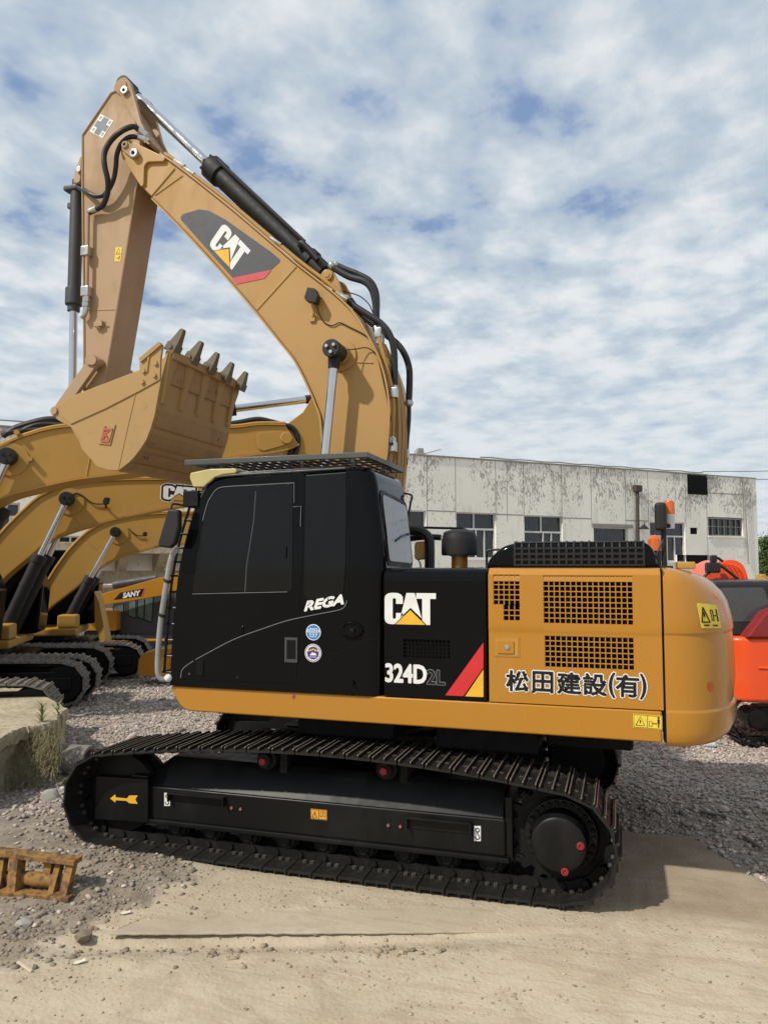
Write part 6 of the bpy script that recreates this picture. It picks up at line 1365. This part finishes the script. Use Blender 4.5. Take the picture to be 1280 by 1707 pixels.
bA = bg_boom(plA, rA, oA, .62, [(-230, 960), (-150, 850), (-70, 779), (0, 746), (45, 727), (105, 713), (200, 711), (300, 712), (385, 714), (430, 709), (476, 709)], [(498, 740), (470, 750), (380, 763), (290, 778), (183, 791), (122, 799), (60, 813), (0, 831), (-70, 880), (-140, 975), (-200, 1060)], (15, 762), (-20, 838), (-130, 1060), rr=.065, rb=.125, er=.132)
e = MB(); e.prism(plA, rnd(plA.ol([(428, 723), (470, 718), (482, 728), (476, 742), (440, 752), (430, 748)], oA), .04, 3), oA - .03, oA - .001, .008); x, z = plA.sz(478, 730, oA - .05); e.cyl(plA.w(x, z, oA - .07), plA.w(x, z, oA), .10, 20, bev=.02)
e.build('boom_plate', m_yel2, bA)
for v in ((30, 722), (52, 766)): e = MB(); x, z = plA.sz(*v, oA); e.cyl(plA.w(x, z, oA - .08), plA.w(x, z, oA), .04, 8); e.build('boom_lug', m_yel2, bA)
s = MB(); s.prism(plA, plA.ol([(522, 660), (533, 664), (600, 720), (646, 800), (650, 1010), (600, 1010), (560, 880), (500, 785), (478, 752), (466, 735), (470, 716), (482, 704), (505, 687)], oA + .1), oA + .1, oA + .64, .015, 2); s.build('stick', m_yel2, rA)
s = MB(); p0, p1 = plA.px(519, 665, 0), plA.px(393, 681, 0); u_ = (p1 - p0) / np.linalg.norm(p1 - p0); s.m(0).cyl(p0, p1 + u_ * .1, .062, 18); s.m(1).cyl(p1, p1 + u_ * 2.2, .12, 20); s.cyl(p0 + u_ * .1 - [0, 0, 0], p0 - u_ * .12, .075, 16); s.build('stick_cylinder', [m_chrome, m_rub], rA)
s = MB()
for pts, r_ in (([(372, 709), (400, 704), (430, 699), (452, 703), (470, 708), (485, 712), (494, 722), (497, 738), (492, 760)], .045), ([(372, 714), (410, 709), (440, 706), (468, 712), (482, 722), (488, 740), (482, 760)], .04)): s.tube(spline([plA.px(*v, oA + .1) for v in pts], 5), r_, 8)
for pts in ([(5, 727), (25, 714), (52, 705), (80, 699), (112, 700)], [(30, 722), (50, 712), (70, 707), (112, 709)], [(3, 724), (30, 718), (70, 716), (108, 715)]): s.tube(spline([plA.px(*v, oA + .2) for v in pts], 5), .05, 8)
s.build('hydraulic_hose', m_hose, rA)
plB, rB = parked('excavator', 'middle parked yellow excavator with a white logo on its boom', (-9.14, 4.37), (.87, .49), 1.2, 0, 2.3, None)
oB = -.34
bB = bg_boom(plB, rB, oB, .48, [(-90, 1010), (-50, 955), (0, 893), (40, 852), (72, 826), (120, 809), (200, 801), (300, 801), (400, 806)], [(400, 838), (330, 840), (285, 845), (213, 860), (150, 875), (85, 897), (50, 925), (0, 968), (-50, 1030), (-80, 1050)], (113, 832), (68, 925), (-10, 1090), rr=.06, rb=.115, er=.132)
s = MB(); s.prism(plB, plB.ol([(172, 836), (175, 829), (184, 830), (182, 840), (174, 842)], oB - .2), oB - .26, oB - .14, .015); s.tube(spline([plB.px(v[0], v[1], oB - .03) for v in ((176, 840), (160, 840), (150, 836), (140, 828), (128, 822), (118, 828))], 4), .012, 5); s.tube([plB.px(177, 841, oB - .15), plB.px(177, 846, oB - .02)], .02, 6); s.build('work_lamp', m_rub, bB)
s = MB(); ll, lr, tl = plB.sz(272, 832, oB - .005), plB.sz(325, 836, oB - .005), plB.sz(273, 809, oB - .005)
ll_, lr_, tl_ = map(np.array, (ll, lr, tl)); T_ = lambda u, v: tuple(ll_ + (lr_ - ll_) * u + (tl_ - ll_) * v)
for w_, m_, o2 in ((.11, 0, .004), (.075, 1, .006)):
    for p_ in (LOGO_C, LOGO_A, LOGO_T):
        pts = [T_(u, v) for u, v in p_ + p_[:1]]; s.m(m_).flat(plB, pts[:-1], oB - o2)
        for i_, (p1, p2) in enumerate(zip(pts, pts[1:])): s.stroke(plB, [np.array(p1) - (np.array(p2) - p1) * .15, np.array(p2) + (np.array(p2) - p1) * .15], w_, oB - o2 - .0002 * (1 + i_ % 4))
logo(s, plB, ll, lr, tl, oB - .010, 0, 2)
s.build('logo_patch', [m_white, m_black, m_yel2], bB, False)
plC, rC = parked('excavator', 'farthest and smallest of the parked yellow excavators in the row at the left', (-9.73, 6.84), (.87, .49), 1.1, 0, 2.15, None, hub=.38)
oC = -.30
bC = bg_boom(plC, rC, oC, .42, [(30, 1050), (60, 1008), (81, 969), (100, 939), (122, 911), (152, 884), (190, 868), (250, 858), (330, 856)], [(330, 905), (274, 908), (225, 920.6), (189, 933), (158, 951), (122, 981), (71.6, 1022), (50, 1062)], (193.5, 887), (152, 962), (92, 1075), rr=.055, rb=.105, er=.112)
s = MB(); s.prism(plC, plC.ol([(238, 889), (242, 886), (246, 888), (245, 894), (240, 894)], oC - .15), oC - .2, oC - .1, .01); s.tube(spline([plC.px(*v, oC - .03) for v in ((240, 893), (230, 893), (222, 888), (214, 881))], 4), .012, 5); s.build('work_lamp', m_rub, bC)
# far machine with grey cab
plS, rS = parked('excavator', 'orange yellow excavator with slate grey cab, behind the parked row', (-10.4, 10.7), (.95, .3), 1.2, .3, 2.0, None, count=0, body=False, group=None)
oS = -.3
b = MB(); b.prism(plS, plS.ol([(120, 1013), (163, 992), (205, 980), (262, 964), (300, 955), (302, 985), (268, 993), (205, 1004), (163, 1009)], oS), oS, oS + .5, .015); bS = b.build('boom', m_yel, rS)
b = MB(); b.flat(plS, plS.ol([(190, 1000), (201, 988), (241, 981), (236, 994)], oS - .004), oS - .004); b.m(1).text(plS, 'SANY', plS.sz(205.5, 997, oS - .006), plS.sz(233, 992.5, oS - .006), plS.sz(206.5, 988.5, oS - .006), oS - .007, .008); b.m(2).flat(plS, plS.ol([(235.5, 994), (240.5, 980.5), (243, 980), (238.5, 993.5)], oS - .004), oS - .004); b.build('name_decal', [m_black, m_white, m_pink], bS, False)
b = MB(); p0, p1, p2 = plS.px(158, 977, 0), plS.px(190, 975.5, 0), plS.px(262, 964, 0); b.m(0).cyl(p0, p1, .05, 12); b.m(1).cyl(p1, p2, .11, 14); b.build('stick_cylinder', [m_chrome, m_grey], rS)
oK = .45; b = MB(); b.prism(plS, rnd(plS.ol([(187, 1012), (190, 998), (290, 975), (300, 1084), (205, 1086), (196, 1070)], oK), .04), oK, oK + 1.1, .03); cS = b.build('cab', plain('slate_grey_paint', (.05, .056, .065), .45), rS)
b = MB(); m_cg = plain('pale_cab_glass', (.16, .22, .21), .1, 0, .6, 0, .4, 2, 0)
for pts in ([(190, 1012), (205.5, 1007), (205.5, 1021), (190, 1016.5)], [(215, 1003), (226, 1001), (226, 1030), (215, 1025.5)], [(231, 1000), (255, 996), (252.5, 1036), (230, 1028.5)]):
    b.m(1).flat(plS, rnd([tuple(np.mean(plS.ol(pts, oK - .02), 0) + (np.array(v) - np.mean(plS.ol(pts, oK - .02), 0)) * 1.14) for v in plS.ol(pts, oK - .02)], .02, 2), oK - .006); b.m(0).flat(plS, rnd(plS.ol(pts, oK - .02), .02, 2), oK - .010)
b.m(1); q_ = plS.ol([(240.5, 999), (242.5, 999), (241.5, 1033), (239.5, 1032)], oK - .02); b.flat(plS, q_, oK - .014); b.build('cab_window', [m_cg, m_black], cS, False)
b = MB(); b.box(plS, plS.sz(140, 1050, .1)[0], plS.sz(194, 1050, .1)[0], plS.sz(180, 1052, .1)[1], plS.sz(180, 1018, .1)[1], .1, 1.4, .05); b.build('engine_housing', m_yel, rS)
b = MB(); b.box(plS, plS.sz(140, 1050, .1)[0], plS.sz(193, 1050, .1)[0], plS.sz(180, 1068, .1)[1], plS.sz(180, 1053, .1)[1], .12, 1.3, .02); b.build('side_panel', m_dark, rS)
b = MB(); b.box(plS, plS.sz(130, 1050, 0)[0], plS.sz(300, 1050, 0)[0], .42, plS.sz(200, 1070, 0)[1], .05, 1.6, .04); b.build('upper_frame', m_yel, rS)
b = MB(); b.box(plS, plS.sz(192, 1090, -.1)[0], plS.sz(221, 1090, -.1)[0], .02, plS.sz(205, 1084, -.1)[1], -.15, .1, .02); b.box(plS, -2.4, 2.0, .02, .5, .3, 1.4, .1); b.build('lower_panel', plain('blue_grey_panel', (.075, .085, .10), .5), rS)
# yellow bucket standing on the gravel behind the cab guard
KP = Plane(far_pt(245, 15.6)[:2], (.95, .31)); b = MB(); b.prism(KP, rnd(KP.ol([(228, 1127), (231, 1098), (243, 1087), (262, 1082), (300, 1078), (305, 1128)], 0), .05, 3), 0, .8, .03)
tag(b.build('excavator_bucket', m_yel, None), 'plain yellow steel bucket on the gravel left of the black cab, behind its padded rail', 'bucket')
# slanted yellow arm beyond the row
AP = Plane(far_pt(170, 17.2)[:2], (.95, .31)); b = MB(); b.prism(AP, AP.ol([(157, 985), (166, 1004), (184, 1098), (182, 1105), (176, 1100), (158, 1040)], 0), 0, .35, .02); b.build('rear_arm', m_yel2, rS)

# ================================================================== orange excavator at the right
OPd = np.array([.97, .24]); OP = Plane((3.95, 5.0), OPd)
rO = thing('excavator', 'bright orange excavator with a ribbed orange bucket, cut by the right edge', 'excavator', (4.9, 5.6, 0))
m_or = paint('orange_paint', (.80, .075, .008), (.6, .2, .1), .12, .3, .3); m_rdk = paint('dark_red_paint', (.22, .012, .012), (.2, .1, .08), .15, .4, .1)
crO = crawler(rO, Plane(OP.w(1.35, 0, 0)[:2], OPd), 1.9, .36, -1.0, -.5, 38, m_shoe, m_track, m_worn2, sag=.03)
f = MB(); f.box(OP, -.1, 2.6, .2, .52, -.9, -.55, .03); f.cyl(OP.w(-.17, .38, -1.02), OP.w(-.17, .38, -.6), .13, 24, bev=.03); f.build('track_frame', m_under, rO)
oO = -1.05; b = MB(); a0 = OP.sz(1217, 1100, oO)[0]; zb, zt = OP.sz(1225, 1172, oO)[1], OP.sz(1225, 1062, oO)[1]
b.plan([tuple(OP.w(a, 0, n)[:2]) for a, n in rnd([(a0, oO), (a0 + 4, oO), (a0 + 4, 1.1), (a0 - .15, 1.1)], [.35, 0, 0, .3], 6)], zb, zt, .06, 3); bO = b.build('body_shell', m_or, rO)
b = MB(); b.tube([OP.w(a0 + .35, (zb + zt) / 2 + .03, oO - .004), OP.w(a0 + 2, (zb + zt) / 2 - .02, oO - .004)], .016, 5); b.build('body_crease', m_or, bO)
b = MB(); e = rnd(OP.ol([(1178, 1062), (1180, 985), (1190, 969), (1320, 968), (1330, 1062)], -.85), .08, 3); b.prism(OP, e, -.85, .7, .06, 3); cO = b.build('cab', plain('dark_cab', (.022, .023, .026), .35, 0, .4), rO)
b = MB(); b.flat(OP, rnd(OP.ol([(1196, 1036), (1196, 980), (1272, 979), (1279, 1000), (1279, 1036)], -.86), .05, 3), -.858); b.build('cab_window', m_rglass, cO)
b = MB(); b.prism(OP, OP.ol([(1243, 1063), (1276, 1020), (1330, 1000), (1340, 1063)], -1.08), -1.10, -.6, .03); b.build('side_guard', m_rdk, rO)
b = MB(); b.prism(OP, rnd([(2.6, 1.3), (3.1, 1.3), (4.6, 3.5), (7.2, 4.3), (7.2, 4.6), (4.3, 4.3), (3.4, 3.3)], .3), -.1, .35, .02); b.build('boom', m_or, rO)
# ribbed bucket of the orange machine above the cab
b = MB(); o_ = .6; e = [tuple(v) for v in spline(OP.ol([(1165, 972), (1178, 958), (1192, 942), (1208, 934), (1226, 934), (1240, 944), (1248, 968), (1250, 980)], o_), 4)] + OP.ol([(1165, 980)], o_); b.prism(OP, e, o_, o_ + .9, .02)
for k in range(4):
    b.tube(spline([OP.w(*OP.sz(v[0] + 7 * k, v[1] + k, o_ - .02), o_ - .01) for v in ((1198, 938), (1210, 945), (1219, 958), (1222, 973))], 4), .022, 6)
bkO = b.build('ribbed_bucket', m_or, rO)
b = MB(); 
for pts in ([(1176, 955), (1186, 948), (1200, 944), (1214, 953), (1230, 966)], [(1182, 950), (1186, 936), (1194, 930), (1204, 936)], [(1172, 962), (1180, 955), (1188, 951)]): b.tube(spline([OP.px(*v, o_ - .2) for v in pts], 4), .022, 6)
x, z = OP.sz(1187, 944, o_ - .2); b.box(OP, x - .10, x + .10, z - .10, z + .06, o_ - .28, o_ - .12, .03); b.box(OP, x - .03, x + .06, z + .06, z + .17, o_ - .25, o_ - .15, .02); b.build('hydraulic_hose', m_hose, rO)
YP = Plane(far_pt(1272, 30)[:2], (1, .3)); b = MB(); b.prism(YP, YP.ol([(1265, 985), (1268, 958), (1275, 957), (1279, 962), (1300, 965), (1300, 985)], 0), 0, .5, .03); b.cyl(YP.px(1272, 966, -.06), YP.px(1272, 966, 0), .08, 12)
b.box(YP, YP.sz(1268, 980, 0)[0], YP.sz(1298, 980, 0)[0], -.05, YP.sz(1280, 984, 0)[1] + .02, .05, .45, .02); tag(b.build('yellow_bracket', m_yel2, None), 'small piece of a yellow machine showing above the orange machine at the right edge', 'machine part')
